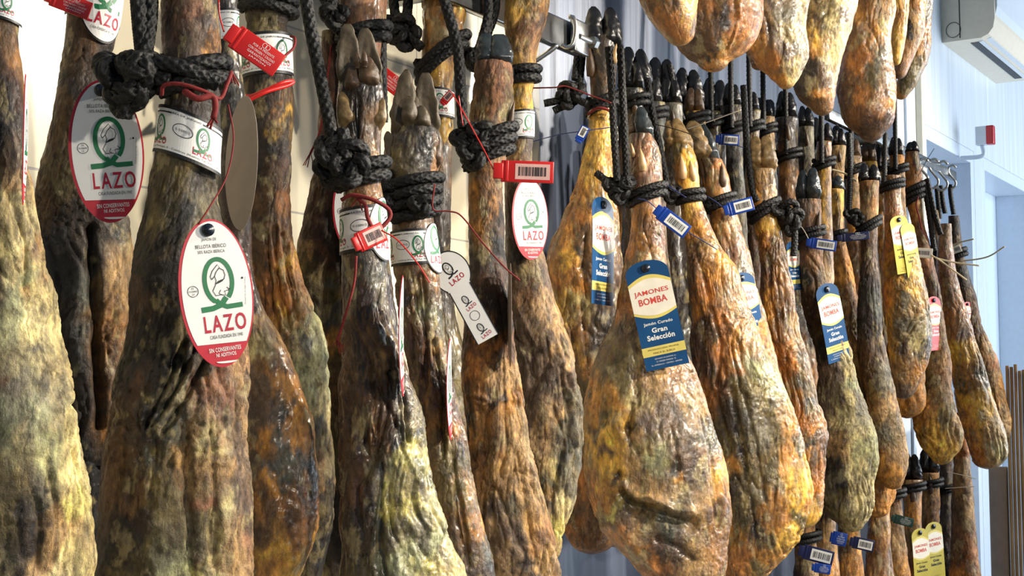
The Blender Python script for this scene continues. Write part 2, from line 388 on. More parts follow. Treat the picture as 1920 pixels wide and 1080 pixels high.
def strip_tag(label, px, py, hpx, perp, rot=0, yaw=0, ar=0.40, bend=-0.15, scheme='blue', stud=True, group='long hang tags', string=None):
    pl, c, ex, ez, n = tag_frame(px, py, perp, rot, yaw)
    H = hpx/pl.ppm; W = H*ar; base = {'blue': M_BLUE, 'yellow': M_YEL, 'red': M_REDP}[scheme]
    root = empty('hang_tag', c, label, 'tag', group)
    mb = MB(c); p = Print(mb, frame_fn(c, ex, ez, n, bend))
    v0, v1 = -H/2, H/2; rr = W*0.5; top = v1-rr*0.62
    def hw(v):
        if v <= top: return W/2
        return W/2*math.sqrt(max(0, 1-((v-top)/(v1-top))**2))
    hwm = lambda v: -hw(v)
    p.rows(v0, top, hwm, hw, base, 0, 14, 5); p.rows(top, v1, hwm, hw, base, 0, 12, 5)
    bk = MB(c)
    p.rows(v0, top, hwm, hw, M_GREYC, -1.6, 14, 5); p.rows(top, v1, hwm, hw, M_GREYC, -1.6, 12, 5)
    vs = list(np.linspace(v0, top, 10))+list(top+(v1-top)*np.sin(np.linspace(0, math.pi/2, 8)))[1:]
    loop = [(hw(v), v) for v in vs]+[(-hw(v), v) for v in vs[::-1]]+[(W/2, v0)]
    V = [p.fn(u, v, -1.6) for u, v in loop]+[p.fn(u, v, 0) for u, v in loop]; k = len(loop)
    mb.add(V, [(i, i+1, k+i+1, k+i) for i in range(k-1)], base)
    Vf = lambda f: v1-f*H
    p.cols(-W/2, W/2, lambda u: Vf(0.485+0.055*math.cos(u/W*math.pi)), lambda u: Vf(0.205-0.07*math.cos(u/W*math.pi)), M_GOLD, 1)
    p.cols(-W/2, W/2, lambda u: Vf(0.462+0.050*math.cos(u/W*math.pi)), lambda u: Vf(0.235-0.065*math.cos(u/W*math.pi)), M_CREAM, 2)
    p.text('JAMONES', 0, Vf(0.30), W*0.80, H*0.055, M_CORAL, 3, bold=0.012, rot=0.02)
    p.text('BOMBA', 0, Vf(0.375), W*0.66, H*0.062, M_CORAL, 3, bold=0.015, rot=0.02)
    ink = M_WHITE if scheme != 'yellow' else M_BLACK
    p.text('Jamón Curado', 0, Vf(0.585), W*0.68, H*0.036, ink, 1, bold=0.02)
    p.text('Gran', 0, Vf(0.645), W*0.36, H*0.046, ink, 1, bold=0.035)
    p.text('Selección', 0, Vf(0.71), W*0.64, H*0.050, ink, 1, bold=0.035)
    if scheme == 'blue':
        p.rect(-W/2, Vf(0.875), W/2, Vf(0.79), M_GOLD, 1)
        p.text('PRODUCCIÓN PROPIA', 0, Vf(0.815), W*0.72, H*0.016, M_BLACK, 2); p.text('FINCA EL SUELO', 0, Vf(0.85), W*0.5, H*0.016, M_BLACK, 2)
    for i, (tt, ww) in enumerate((('SECADERO DE JAMONES, S.L.', .5), ('C/ VIRGEN MAGNA, 12', .45), ('26. ARNEDILLO - CENTRO - ESPAÑA', .72))):
        p.text(tt, 0, Vf(0.905+0.026*i), W*ww, H*0.014, ink, 1)
    card = mb.build('card', root, smooth=False)
    if stud:
        sb = MB(c); cc = p.fn(0.0, Vf(0.075), 1); V, Fc = tube([cc-n*0.001, cc+n*0.0035], W*0.095, 18, step=0.0015); sb.add(V, Fc, M_STUD); sb.build('rivet', card)['label'] = 'dark round rivet'
    if string:
        sb = MB(c); V, Fc = tube([pl.at(x, y, f) for x, y, f in string], 0.0007, 6, step=0.004); sb.add(V, Fc, M_STRBLUE); sb.build('string', root)
    return root
def seal(label, px, py, wpx, perp, rot, color, kind='barcode', hr=0.36, yaw=0, tails=(), tmat=None, group='plastic seals', tr=0.0009):
    """flat plastic security seal: tongue, case and sticker, with its cord"""
    pl, c, ex, ez, n = tag_frame(px, py, perp, rot, yaw); W = wpx/pl.ppm; Hh = W*hr
    root = empty('plastic_seal', c, label, 'seal', group)
    mb = MB(c); V, Fc = oriented_box(c+ex*W*0.06, ex, ez, n, (W*0.86, Hh, 0.0032), 0.0011); mb.add(V, Fc, color)
    V, Fc = oriented_box(c-ex*W*0.42, ex, ez, n, (W*0.16, Hh*0.72, 0.006), 0.001); mb.add(V, Fc, color)
    V, Fc = oriented_box(c-ex*W*0.28, ex, ez, n, (W*0.06, Hh*0.95, 0.0048), 0.001); mb.add(V, Fc, color)
    case = mb.build('case', root)
    sb = MB(c); p = Print(sb, frame_fn(c+n*0.0019, ex, ez, n))
    u0, u1 = -W*0.14, W*0.43
    if kind == 'barcode':
        p.rect(u0, -Hh*0.36, u1, Hh*0.36, M_PINK if color is M_REDP else M_WHITE, 0)
        r = random.Random(int(px*7+py)); u = u0+(u1-u0)*0.1
        while u < u1-(u1-u0)*0.1:
            w = (u1-u0)*r.choice((0.012, 0.02, 0.035)); p.rect(u, -Hh*0.2, u+w, Hh*0.22, M_BLACK, 1); u += w+(u1-u0)*r.choice((0.015, 0.03))
    else:
        for i, (a, b) in enumerate(((0.18, .5), (0.0, .62), (-0.18, .56), (-0.34, .4))): p.text(('POR LA PRESENTE', 'CON ORIGEN Y CALIDAD', 'GARANTIZADOS', 'JAMÓN')[i], (u0+u1)/2, Hh*a*0.9, (u1-u0)*b*1.4, Hh*0.1, M_WHITE, 0)
        p.ring((u0+u1)/2-W*0.03, Hh*0.34, W*0.035, Hh*0.1, W*0.008, M_WHITE, 0); p.ring((u0+u1)/2+W*0.03, Hh*0.34, W*0.035, Hh*0.1, W*0.008, M_WHITE, 0)
    sb.build('sticker' if kind == 'barcode' else 'print', case, smooth=False)
    if tails:
        for t in tails:
            tb = MB(c); V, Fc = tube([pl.at(x, y, f) for x, y, f in t], tr, 7, step=0.003); tb.add(V, Fc, tmat or color); tb.build('cord', root)
    return root

# ------------------------------------------------------------------ hams
PAL = dict(am=(204, 142, 64), yl=(238, 186, 80), dk=(50, 38, 29), br=(106, 75, 42), tn=(180, 144, 100), gy=(116, 108, 90), cr=(220, 202, 150), bg=(86, 87, 84), rb=(86, 53, 30),
           ol=(106, 92, 52), gg=(170, 170, 134), pk=(162, 114, 86), bk=(22, 19, 17), ora=(186, 120, 56), mv=(106, 85, 72), lb=(148, 104, 58), yg=(216, 204, 124))
def interp_rows(rows, ys):
    R = np.array(rows, float); y = R[:, 0]; out = []
    for k in range(1, R.shape[1]):
        v = R[:, k]; d = np.diff(v)/np.diff(y); m = np.zeros_like(v); m[1:-1] = (d[:-1]+d[1:])/2; m[0] = d[0]; m[-1] = d[-1]
        i = np.clip(np.searchsorted(y, ys)-1, 0, len(y)-2); h = y[i+1]-y[i]; t = (ys-y[i])/h
        out.append((2*t**3-3*t**2+1)*v[i]+(t**3-2*t**2+t)*h*m[i]+(-2*t**3+3*t**2)*v[i+1]+(t**3-t**2)*h*m[i+1])
    return out
class Ham: pass
def pcol(c): return np.array(s2l(PAL[c] if isinstance(c, str) else c))
GAIN = np.array([0.89, 0.91, 0.80])
def ham(label, rows, perp, cps, top=None, hoof=None, dew=(), tk=1.0, wr=1.0, oily=False, seed=0, nu=160, nv=300, flat=(), dents=(), ridges=(), group='hanging cured hams', rx=None, name='cured_ham', spread=1.0, lump=1.0, round_end=True, rad0=48, mot=1.0):
    rows = sorted(rows); y0, y1 = rows[0][0], rows[-1][0]
    px = rx if rx is not None else np.mean([(r[1]+r[2])/2 for r in rows]); pl = Plane(px, perp)
    H = Ham(); H.pl = pl; H.rows = rows
    if round_end:
        l = rows[-1]; w = (l[2]-l[1]); c = (l[1]+l[2])/2
        # close the bottom with a rounded tip
        rows = rows[:-1]+[l]
        yy = []
        for f, k in ((0.10, 0.86), (0.2, 0.62), (0.26, 0.36), (0.29, 0.10)): rows.append((l[0]+w*f, c-w*k/2, c+w*k/2))
        y1 = rows[-1][0]
    def sec(y):
        y = np.atleast_1d(np.asarray(y, float)); l, r = interp_rows(rows, y)
        A = np.array([pl.at(a, b) for a, b in zip(l, y)]); B = np.array([pl.at(a, b) for a, b in zip(r, y)])
        C = (A+B)/2; a = np.linalg.norm(B-A, axis=1)/2
        b = tk*np.minimum(a*0.95, 0.030+0.50*np.maximum(a-0.030, 0)); return C, a, b
    H.sec = sec
    # denser rows at the bottom tip
    ys = np.linspace(y0, y1, nv)
    C, a, b = sec(ys)
    th = np.linspace(0, 2*math.pi, nu, endpoint=False); ct, st = np.cos(th), np.sin(th)
    # slight squaring
    V = C[:, None, :]+a[:, None, None]*ct[None, :, None]*pl.e1+b[:, None, None]*st[None, :, None]*pl.e2
    Nn = (ct[None, :, None]/np.maximum(a, 1e-4)[:, None, None])*pl.e1+(st[None, :, None]/np.maximum(b, 1e-4)[:, None, None])*pl.e2
    Nn = Nn/np.linalg.norm(Nn, axis=2)[:, :, None]
    P = V.reshape(-1, 3); N = Nn.reshape(-1, 3)
    U = np.repeat(np.linspace(0, 1, nv), nu); A = np.repeat(a, nu); Y = np.repeat(ys, nu)
    off = np.array([seed*3.7, seed*1.3, seed*5.1])
    env = np.clip(A/0.05, 0.15, 1.0)*np.clip((1-U)/0.04, 0, 1)
    ff = np.ones_like(Y)
    for f0, f1 in flat: ff *= 1-0.9*np.clip(1-np.maximum(f0-Y, Y-f1)/14.0, 0, 1)*((Y > f0-14) & (Y < f1+14))
    Q = P+off
    warp = np.stack([noise(Q*9+5), noise(Q*9+25), noise(Q*9+45)], 1)
    d = lump*0.010*fbm(Q*np.array([9, 9, 5.5]), 3)*env
    Z = Q*np.array([36, 36, 6.5])+warp*1.1
    rid = 1-np.abs(noise(Z))*2.2; rid = np.clip(rid, 0, 1)**2
    msk = np.clip(fbm(Q*6+80, 2)*1.6+0.55, 0, 1)
    d -= wr*0.0055*rid*msk*env
    rid2 = np.clip(1-np.abs(noise(Q*np.array([80, 80, 22])+warp*2.0))*2.0, 0, 1)**2
    d -= wr*0.0014*rid2*env*np.clip(0.4+msk,0,1)
    d += 0.0011*fbm(Q*70+warp*2, 3, 0.6)*np.clip(env*1.3, 0.3, 1)
    rid3 = np.clip(1-np.abs(noise(Q*np.array([125, 125, 60])+warp*3))*3.0, 0, 1)**2*np.clip(0.35+fbm(Q*18+500, 2)*1.4, 0, 1)
    d -= 0.0017*(0.5+0.5*wr)*rid3*env
    d *= ff
    u, v = proj(P); front = (N @ pl.e2) > -0.15
    def segd(pts):
        best = np.full(len(u), 1e9)
        for (x0, z0), (x1, z1) in zip(pts[:-1], pts[1:]):
            dx, dy = x1-x0, z1-z0; t = np.clip(((u-x0)*dx+(v-z0)*dy)/(dx*dx+dy*dy+1e-9), 0, 1)
            best = np.minimum(best, np.hypot(u-x0-t*dx, v-z0-t*dy))
        return best
    wu = fbm(Q*np.array([28, 28, 14])+3, 3)*pl.ppm*0.006
    for x, y, rx_, ry_, amp in dents: d -= np.where(front, amp*np.exp(-(((u-x)/rx_)**2+((v-y)/ry_)**2)), 0)
    for pts, w, amp in ridges:
        dd = segd(pts)+wu; d += np.where(front, amp*np.exp(-(dd/w)**2), 0)
    P = P+N*d[:, None]
    # rind blotches; dark sides of some hams include shade put into colour
    ws = pl.ppm*0.020*spread
    du = fbm(Q*np.array([22, 22, 11])+11, 5, 0.65)*ws; dv = fbm(Q*np.array([22, 22, 11])+61, 5, 0.65)*ws*1.6
    uu, vv = u+du, v+dv
    acc = np.zeros((len(u), 3)); W = np.full(len(u), 1e-9); mean = np.zeros(3)
    for cp in cps:
        x, y, c = cp[:3]; r = cp[3] if len(cp) > 3 else rad0
        w = 1.0/(((uu-x)**2+((vv-y)*0.8)**2)/(r*r)+0.03)**1.9
        acc += w[:, None]*pcol(c); W += w
    col = acc/W[:, None]
    m1 = fbm(Q*np.array([34, 34, 20])+130, 5, 0.62); m2 = fbm(Q*np.array([90, 90, 34])+170, 4, 0.65); m3 = fbm(Q*12+210, 4, 0.6)
    col = col*(1+mot*(0.55*m1+0.45*m2))[:, None]
    dark = np.clip((m3-0.22)*3.5, 0, 1)*0.55; col = col*(1-dark[:, None]*np.array([0.62, 0.66, 0.62]))
    pale = np.clip((-m1-0.38)*4, 0, 1)*0.45; col = col*(1-pale[:, None])+pale[:, None]*np.array(s2l((216, 196, 150)))*0.9
    warm = np.clip(fbm(Q*16+300, 4, 0.6)*0.8, -0.3, 0.35); col = col*np.stack([1+0.10*warm, 1+0*warm, 1-0.35*warm], 1)
    col = np.clip(col*GAIN, 0.004, 0.9)
    org = C[-1].copy()
    root = empty(name, org, label, 'ham', group); H.root = root; H.org = org
    top_c = P[:nu].mean(0); bot_c = P[-nu:].mean(0)
    VV = np.vstack([P, top_c, bot_c])-org; nvt = len(VV)
    i = np.arange(nv-1)[:, None]*nu; j = np.arange(nu)[None, :]; j2 = (j+1) % nu
    quads = np.stack([i+j, i+nu+j, i+nu+j2, i+j2], -1).reshape(-1, 4)
    jj = np.arange(nu); t1 = np.stack([np.full(nu, nvt-2), jj, (jj+1) % nu], 1); k = (nv-1)*nu; t2 = np.stack([np.full(nu, nvt-1), k+(jj+1) % nu, k+jj], 1)
    loops = np.concatenate([quads.ravel(), t1.ravel(), t2.ravel()]); nq = len(quads)
    starts = np.concatenate([np.arange(nq)*4, nq*4+np.arange(2*nu)*3])
    me = bpy.data.meshes.new('leg_meat'); me.vertices.add(nvt); me.vertices.foreach_set('co', VV.ravel().astype(np.float32))
    me.loops.add(len(loops)); me.loops.foreach_set('vertex_index', loops.astype(np.int32)); me.polygons.add(len(starts)); me.polygons.foreach_set('loop_start', starts.astype(np.int32))
    try: me.polygons.foreach_set('loop_total', np.concatenate([np.full(nq, 4), np.full(2*nu, 3)]).astype(np.int32))
    except Exception: pass
    ca = me.color_attributes.new('Col', 'FLOAT_COLOR', 'POINT'); cc = np.vstack([col, col[:nu].mean(0), col[-nu:].mean(0)]); ca.data.foreach_set('color', np.concatenate([cc, np.ones((nvt, 1))], 1).ravel().astype(np.float32))
    me.update(calc_edges=True); me.validate()
    o = bpy.data.objects.new('leg_meat', me); finish(o, root, [M_OIL if oily else M_DRY])
    if hoof: add_hoof(H, *hoof)
    for dd in dew: add_dewclaw(H, *dd)
    return H
HOOFM = {'black': simple('black_hoof', (26, 25, 26), 0.36, var=0.6, scale=60, bump=0.5), 'grey': simple('weathered_grey_hoof', (88, 76, 56), 0.55, var=0.55, scale=70, bump=0.8),
         'slate': simple('slate_hoof', (52, 58, 60), 0.28, var=0.5, scale=50, bump=0.4), 'brown': simple('brown_hoof', (88, 66, 44), 0.5, var=0.6, scale=60, bump=0.8),
         'tan': simple('tan_mottled_hoof', (150, 122, 78), 0.45, var=0.75, scale=70, bump=0.8), 'pale': simple('pale_horn', (206, 170, 122), 0.4, var=0.3, scale=60, bump=0.3)}
def claw_geo(pl, x0, y0, x1, y1, w, side, depth, fwd=0.0, sharp=0.45, n=44, m=36, groove=0.0, sole=0.0):
    """one half of a cloven hoof, root (x0,y0) to tip (x1,y1), inner edge nearly straight"""
    V = []
    th = np.linspace(0, 2*math.pi, m, endpoint=False)
    L = math.hypot(x1-x0, y1-y0)
    for k in range(n):
        t = k/(n-1); hw = w/2*max(0.03, (1-t**3.6))**sharp*(0.96+0.12*math.sin(min(1, t*1.3)*math.pi))
        cx = x0+(x1-x0)*t+side*(hw-w/2)*0.9*(1 if side else 0); cy = y0+(y1-y0)*t
        bs = min(1.0, t/0.42); bs = bs*bs*(3-2*bs); hw *= 0.62+0.38*min(1, t/0.25)
        c = pl.at(cx, cy, fwd-(1-bs)*w/2/pl.ppm*depth*0.9); a = hw/pl.ppm; b = w/2/pl.ppm*depth*(1-0.75*t**2)*max(0.1,(1-t**6))*(0.35+0.65*bs)
        for q in th:
            rr = 1+0.006*math.sin(t*34)+0.03*math.sin(q*3+t*5)
            sq = math.sin(q); bb = b
            if sole and sq > 0: bb = b*(1-sole*math.sin(min(1, max(0, (t-0.05)/0.9))*math.pi)*(1-abs(math.cos(q))**3))
            V.append(c+pl.e1*a*math.cos(q)*rr+pl.e2*bb*sq*rr)
    V = np.array(V); ax = V.reshape(n, m, 3).mean(1).repeat(m, 0); k = 0.16*fbm(V*np.array([80, 80, 50]), 3)-0.10*np.clip(1-np.abs(noise(V*np.array([60, 60, 20])))*3, 0, 1)*(abs(groove)+1)*0.5
    V = V+(V-ax)*k[:, None]
    Fc = grid_faces(n, m); Fc.append(tuple(range(m))); Fc.append(tuple((n-1)*m+j for j in range(m))[::-1])
    return np.array(V), Fc
def add_hoof(H, h, color, lean=0, spread=0.0, w=None, dx=0, dy=0, split=0.5):
    pl = H.pl; y0 = H.rows[0][0]; l, r = H.rows[0][1]+dx, H.rows[0][2]+dx; W = (r-l) if w is None else w; c = (l+r)/2; base = y0+0.22*W+dy
    for s in (-1, 1):
        ww = W*(split if s < 0 else 1-split)*1.06; x0 = c+s*W*0.25; mb = MB(H.org)
        V, Fc = claw_geo(pl, x0, base, x0+lean+s*spread, y0-h*(1.0 if s < 0 else 0.96), ww, -s, 1.5, fwd=0.002 if s < 0 else 0.0); mb.add(V, Fc, HOOFM[color]); o = mb.build('toe', H.root); o['label'] = color+' horny toe of the trotter'
def add_dewclaw(H, x, y, L, w, lean=0, color='pale', f=None):
    C, a, b = H.sec(y); pl = H.pl; off = (x-(pl_proj_x(C[0])))/pl.ppm; fr = math.sqrt(max(0, 1-min(0.98, (off/a[0])**2)))*b[0] if f is None else f
    P = [pl.at(x, y+L*0.25, fr-0.003), pl.at(x, y, fr+0.002), pl.at(x+lean*0.4, y-L*0.5, fr+0.004), pl.at(x+lean, y-L, fr+0.001)]
    mb = MB(H.org); V, Fc = tube(P, w/2/pl.ppm, 12, step=0.002, rad=[0.9, 1.0, 0.8, 0.5, 0.08]); mb.add(V, Fc, HOOFM[color]); mb.build('dewclaw', H.root)
def pl_proj_x(p): return proj(p)[0]
def band(H, y, hpx, slant=0.0, kind='logo', ang=(-86, 86), shift=0.0, flap=False, fs=1.0):
    """paper collar glued round the shank"""
    pl = H.pl; hh = hpx/pl.ppm; C0, a0, b0 = H.sec(y); R = float(a0[0]+b0[0])/2+0.003; org = H.org
    u0, u1 = R*math.radians(ang[0]), R*math.radians(ang[1])
    def fn(u, v, lay):
        ph = math.pi/2-u/R; yy = y-v*pl.ppm+slant*math.sin(u/R); C, a, b = H.sec(yy)
        k = 0.0022+lay*0.0003
        return C[0]+pl.e1*(a[0]+k)*math.cos(ph)+pl.e2*(b[0]+k)*math.sin(ph)
    mb = MB(org); p = Print(mb, fn)
    p.rows(-hh/2, hh/2, lambda v: u0, lambda v: u1, M_WHITE, 0, 5, 40)
    for s in (-1, 1):
        p.rows(s*hh*0.5, s*hh*0.43, lambda v: u0, lambda v: u1, M_BLACK, 1, 2, 30)
        if s > 0 : 
            p.rows(hh*0.37, hh*0.34, lambda v: u0, lambda v: u0+(u1-u0)*0.30, M_BLACK, 1, 2, 10); p.rows(hh*0.37, hh*0.34, lambda v: u0+(u1-u0)*0.64, lambda v: u1, M_BLACK, 1, 2, 10)
    p.text('SIERRA DE JABUGO S.L.', shift*hh, hh*0.355, hh*0.9, hh*0.05, M_BLACK, 1, bold=0.01)
    p.text('Av. La Portugal, 8 - Cumbres (Huelva) Tel. 959 12 34 56', shift*hh, -hh*0.375, hh*1.9, hh*0.055, M_BLACK, 1)
    q = hh*0.54/360
    for cu in (-0.66, 0.40):
        cu = (cu+shift)*hh
        if u0 < cu-0.2*hh*0 and cu < u1+0.3*hh:
            emblem(p, lambda x: cu+(x-295)*q, lambda yv: hh*0.04+(480-yv)*q, q, 1, M_GREEN, False)
            p.text('LAZO', cu, -hh*0.24, hh*0.46, hh*0.15, M_CRIM, 1, bold=0.02)
    p.ring(shift*hh-0.08*hh, hh*0.06, hh*0.22, hh*0.13, hh*0.015, M_BLACK, 1); p.text('ES 10.00890 CE', shift*hh-0.08*hh, hh*0.06, hh*0.32, hh*0.05, M_BLACK, 1)
    if flap:   # the collar's round medallion
        cu = flap*hh; cv = -0.06*hh*fs; p.oval(cu, cv, hh*0.52*fs, hh*0.72*fs, M_BLACK, 1.2); p.oval(cu, cv+0.01*hh, hh*0.50*fs, hh*0.69*fs, M_WHITE, 2)
        q = hh*0.8*fs/360; emblem(p, lambda x: cu+(x-295)*q, lambda yv: cv+hh*0.26*fs+(480-yv)*q, q, 3, M_GREEN, True); p.text('LAZO', cu, cv-hh*0.32*fs, hh*0.66*fs, hh*0.22*fs, M_CRIM, 3, bold=0.02)
        p.text('CASA FUNDADA EN 1940', cu, cv-hh*0.50*fs, hh*0.5*fs, hh*0.045*fs, M_BLACK, 3)
    o = mb.build('paper_band', H.root, smooth=False); o['label'] = 'white printed paper collar'
    return o

# ------------------------------------------------------------------ ropes
def coil_path(H, y, turns=2, r=0.007, tilt=0.0, pitch=None, ph0=200, side_drop=0.0):
    pl = H.pl; P = []; n = int(26*turns); pitch = (pitch if pitch is not None else 2.05*r*pl.ppm)
    for k in range(n+1):
        a = math.radians(ph0)+2*math.pi*turns*k/n; yy = y+pitch*turns*(k/n-0.5)+tilt*math.cos(a); C, aa, bb = H.sec(yy)
        P.append(C[0]+pl.e1*(aa[0]+r*0.75)*math.cos(a)+pl.e2*(bb[0]+r*0.75)*math.sin(a))
    return P
def knot_path(pl, x, y, R, fwd=0.0, seed=0, loops=1):
    r = random.Random(seed); c = pl.at(x, y, fwd); R = R/pl.ppm; P = []
    rot = r.uniform(0, 6.28)
    for k in range(46*loops+1):
        t = 2*math.pi*k/46; q = t+rot
        a = (math.sin(q)+2*math.sin(2*q))/3; b = (math.cos(q)-2*math.cos(2*q))/3; d = -math.sin(3*t)
        P.append(c+pl.e1*a*R*1.15+np.array([0, 0, 1.0])*b*R+pl.e2*(d*R*0.42))
    return P
def rope(label, H=None, coil=None, knots=(), strands=(), r=0.007, pl=None, group='black tying ropes', n=22, braid=True, cat='rope', mat=None, name='braided_rope', extra=()):
    pl = pl or H.pl; mat = mat or M_ROPE
    first = (pl.at(strands[0][0][0], strands[0][0][1]) if strands else (H.sec(coil[0])[0][0] if coil else pl.at(*knots[0][:2])))
    org = first; root = empty(name, org, label, cat, group)
    st = r*0.19 if braid else r*0.8
    if coil:
        kw = dict(coil[1]) if len(coil) > 1 else {}
        mb = MB(org); V, Fc = tube(coil_path(H, coil[0], r=r, **kw), r, n, step=st, braid=braid); mb.add(V, Fc, mat); mb.build('loop', root)
    for i, k in enumerate(knots):
        mb = MB(org); V, Fc = tube(knot_path(pl, k[0], k[1], k[2], k[3] if len(k) > 3 else 0.0, seed=i+int(k[0])), r, n, step=st, braid=braid); mb.add(V, Fc, mat)
        mb.build('knot', root)
    for s in strands:
        mb = MB(org); V, Fc = tube([pl.at(*q) for q in s], r, n, step=st, braid=braid); mb.add(V, Fc, mat); mb.build('strand', root)
    return root
def string(label, pts, perp, r=0.0012, mat=None, px=None, group='thin strings', frays=0, name='string', braid=False):
    px = px or pts[0][0]; pl = perp.pl if isinstance(perp, Ham) else Plane(px, perp); org = pl.at(*pts[0]); mb = MB(org)
    V, Fc = tube([pl.at(*q) for q in pts], r, 8 if not braid else 16, step=0.003 if not braid else r*0.3, braid=braid); mb.add(V, Fc, mat or M_REDS)
    rr = random.Random(int(px))
    for k in range(frays):
        e = pts[-1]; V, Fc = tube([pl.at(e[0], e[1]-2, e[2] if len(e) > 2 else 0), pl.at(e[0]+rr.uniform(-14, 14), e[1]+rr.uniform(8, 26), (e[2] if len(e) > 2 else 0)+rr.uniform(-.003, .003))], r*0.4, 5); mb.add(V, Fc, mat or M_REDS)
    o = mb.build(name); return tag(o, label, 'string', group)
# ------------------------------------------------------------------ the room
def struct(name, mb, smooth=False):
    o = mb.build(name, None, smooth); o['kind'] = 'structure'; return o
def wall_mat(name, base, kind):
    m, ns, L, b = mat_new(name); tc = ns.new('ShaderNodeTexCoord')
    if kind == 'tile':
        mp = node(ns, 'ShaderNodeMapping'); mp.inputs['Rotation'].default_value = (math.pi/2, 0, 0); L.new(tc.outputs['Object'], mp.inputs[0])
        br = node(ns, 'ShaderNodeTexBrick'); br.offset = 0.0; br.inputs['Scale'].default_value = 1.0; br.inputs['Brick Width'].default_value = 0.20; br.inputs['Row Height'].default_value = 0.30
        br.inputs['Mortar Size'].default_value = 0.0018; br.inputs['Mortar Smooth'].default_value = 0.3
        br.inputs['Color1'].default_value = (*s2l(base), 1); br.inputs['Color2'].default_value = (*(s2l(base)*0.94), 1); br.inputs['Mortar'].default_value = (*s2l((150, 148, 142)), 1)
        L.new(mp.outputs[0], br.inputs['Vector'])
        nz = node(ns, 'ShaderNodeTexNoise', i_Scale=7.0, i_Detail=6.0); L.new(tc.outputs['Object'], nz.inputs['Vector'])
        rp = ramp(ns, [(0.3, (0.86, 0.86, 0.86, 1)), (0.7, (1.03, 1.02, 1, 1))]); L.new(nz.outputs['Fac'], rp.inputs[0])
        mx = node(ns, 'ShaderNodeMix', data_type='RGBA', blend_type='MULTIPLY'); mx.inputs[0].default_value = 1; L.new(br.outputs['Color'], mx.inputs[6]); L.new(rp.outputs[0], mx.inputs[7]); L.new(mx.outputs[2], b.inputs['Base Color'])
        bp = node(ns, 'ShaderNodeBump', i_Strength=0.5, i_Distance=0.002, invert=True); L.new(br.outputs['Fac'], bp.inputs['Height']); L.new(bp.outputs[0], b.inputs['Normal'])
        b.inputs['Roughness'].default_value = 0.22
    else:
        steel = kind == 'steel'
        mp = node(ns, 'ShaderNodeMapping'); mp.inputs['Scale'].default_value = (1, 1, 0.03); L.new(tc.outputs['Object'], mp.inputs[0])
        nz = node(ns, 'ShaderNodeTexNoise', i_Scale=26.0 if steel else 34.0, i_Detail=6.0, i_Roughness=0.6); L.new(mp.outputs[0], nz.inputs['Vector'])
        a = 0.30 if steel else 0.12
        rp = ramp(ns, [(0.32, g(1-a)), (0.7, g(1+a*0.5))]); L.new(nz.outputs['Fac'], rp.inputs[0])
        wv = node(ns, 'ShaderNodeTexWave', wave_type='BANDS', bands_direction='X', wave_profile='SAW'); wv.inputs['Scale'].default_value = 2.2 if steel else 3.2; L.new(tc.outputs['Object'], wv.inputs['Vector'])
        rw = ramp(ns, [(0.0, g(0.75)), (0.06, g(1.0)), (1.0, g(0.93))]); L.new(wv.outputs['Fac'], rw.inputs[0])
        mx = node(ns, 'ShaderNodeMix', data_type='RGBA', blend_type='MULTIPLY'); mx.inputs[0].default_value = 1; mx.inputs[6].default_value = (*s2l(base), 1); L.new(rp.outputs[0], mx.inputs[7])
        m2 = node(ns, 'ShaderNodeMix', data_type='RGBA', blend_type='MULTIPLY'); m2.inputs[0].default_value = 1; L.new(mx.outputs[2], m2.inputs[6]); L.new(rw.outputs[0], m2.inputs[7])
        L.new(m2.outputs[2], b.inputs['Base Color'])
        bp = node(ns, 'ShaderNodeBump', i_Strength=0.35, i_Distance=0.003); L.new(nz.outputs['Fac'], bp.inputs['Height']); L.new(bp.outputs[0], b.inputs['Normal'])
        b.inputs['Roughness'].default_value = 0.34 if steel else 0.38; b.inputs['Metallic'].default_value = 0.35 if steel else 0.0
    return m
M_TILE = wall_mat('cream_glazed_tile', (204, 195, 170), 'tile')
M_SHEET = wall_mat('blue_grey_sheet', (84, 93, 110), 'steel')
M_PVC = wall_mat('pale_blue_panelling', (206, 216, 226), 'pvc')
M_FLOOR = simple('grey_floor', (140, 134, 126), 0.4)
M_FRAME = simple('pale_blue_frame', (200, 212, 226), 0.35, var=0.05)
M_PANE = simple('frosted_blue_glass', (164, 196, 222), 0.2, var=0.05)
M_TRIM = simple('ivory_trim', (232, 222, 200), 0.4, var=0.06)
def xw(px, Y=0.0): return onY(px, 750, Y)[0]
def zw(px, py, Y=0.0): return onY(px, py, Y)[2]
X1, X2 = xw(1012), xw(1690)
def slab(name, x0, x1, z0, z1, mat, y0=0.0, y1=0.12):
    mb = MB(((x0+x1)/2, y1, z0)); V, Fc = box(((x0+x1)/2, (y0+y1)/2, (z0+z1)/2), (x1-x0, y1-y0, z1-z0)); mb.add(V, Fc, mat); return struct(name, mb)
slab('wall_left', -2.0, X1, 0, 3.4, M_TILE)
slab('wall_middle', X1, X2, 0, 3.4, M_SHEET, 0.001, 0.12)
DX0, DX1 = xw(1741), xw(1838); DZ = zw(1741, 236)
slab('wall_right', X2, DX0, 0, 3.4, M_PVC)
slab('wall_over_door', DX0, 9.5, DZ, 3.4, M_PVC)
slab('wall_between_doors', DX1, xw(1852), 0, DZ, M_FRAME)
mb = MB((4, -1.2, 0)); V, Fc = box((4, -1.6, -0.05), (13, 3.6, 0.1)); mb.add(V, Fc, M_FLOOR); struct('floor', mb)
# end wall of the shop, beyond the doors
mb = MB((9.5, -1.5, 0)); V, Fc = box((9.56, -1.6, 1.7), (0.12, 3.6, 3.4)); mb.add(V, Fc, M_PVC); struct('wall_end', mb)
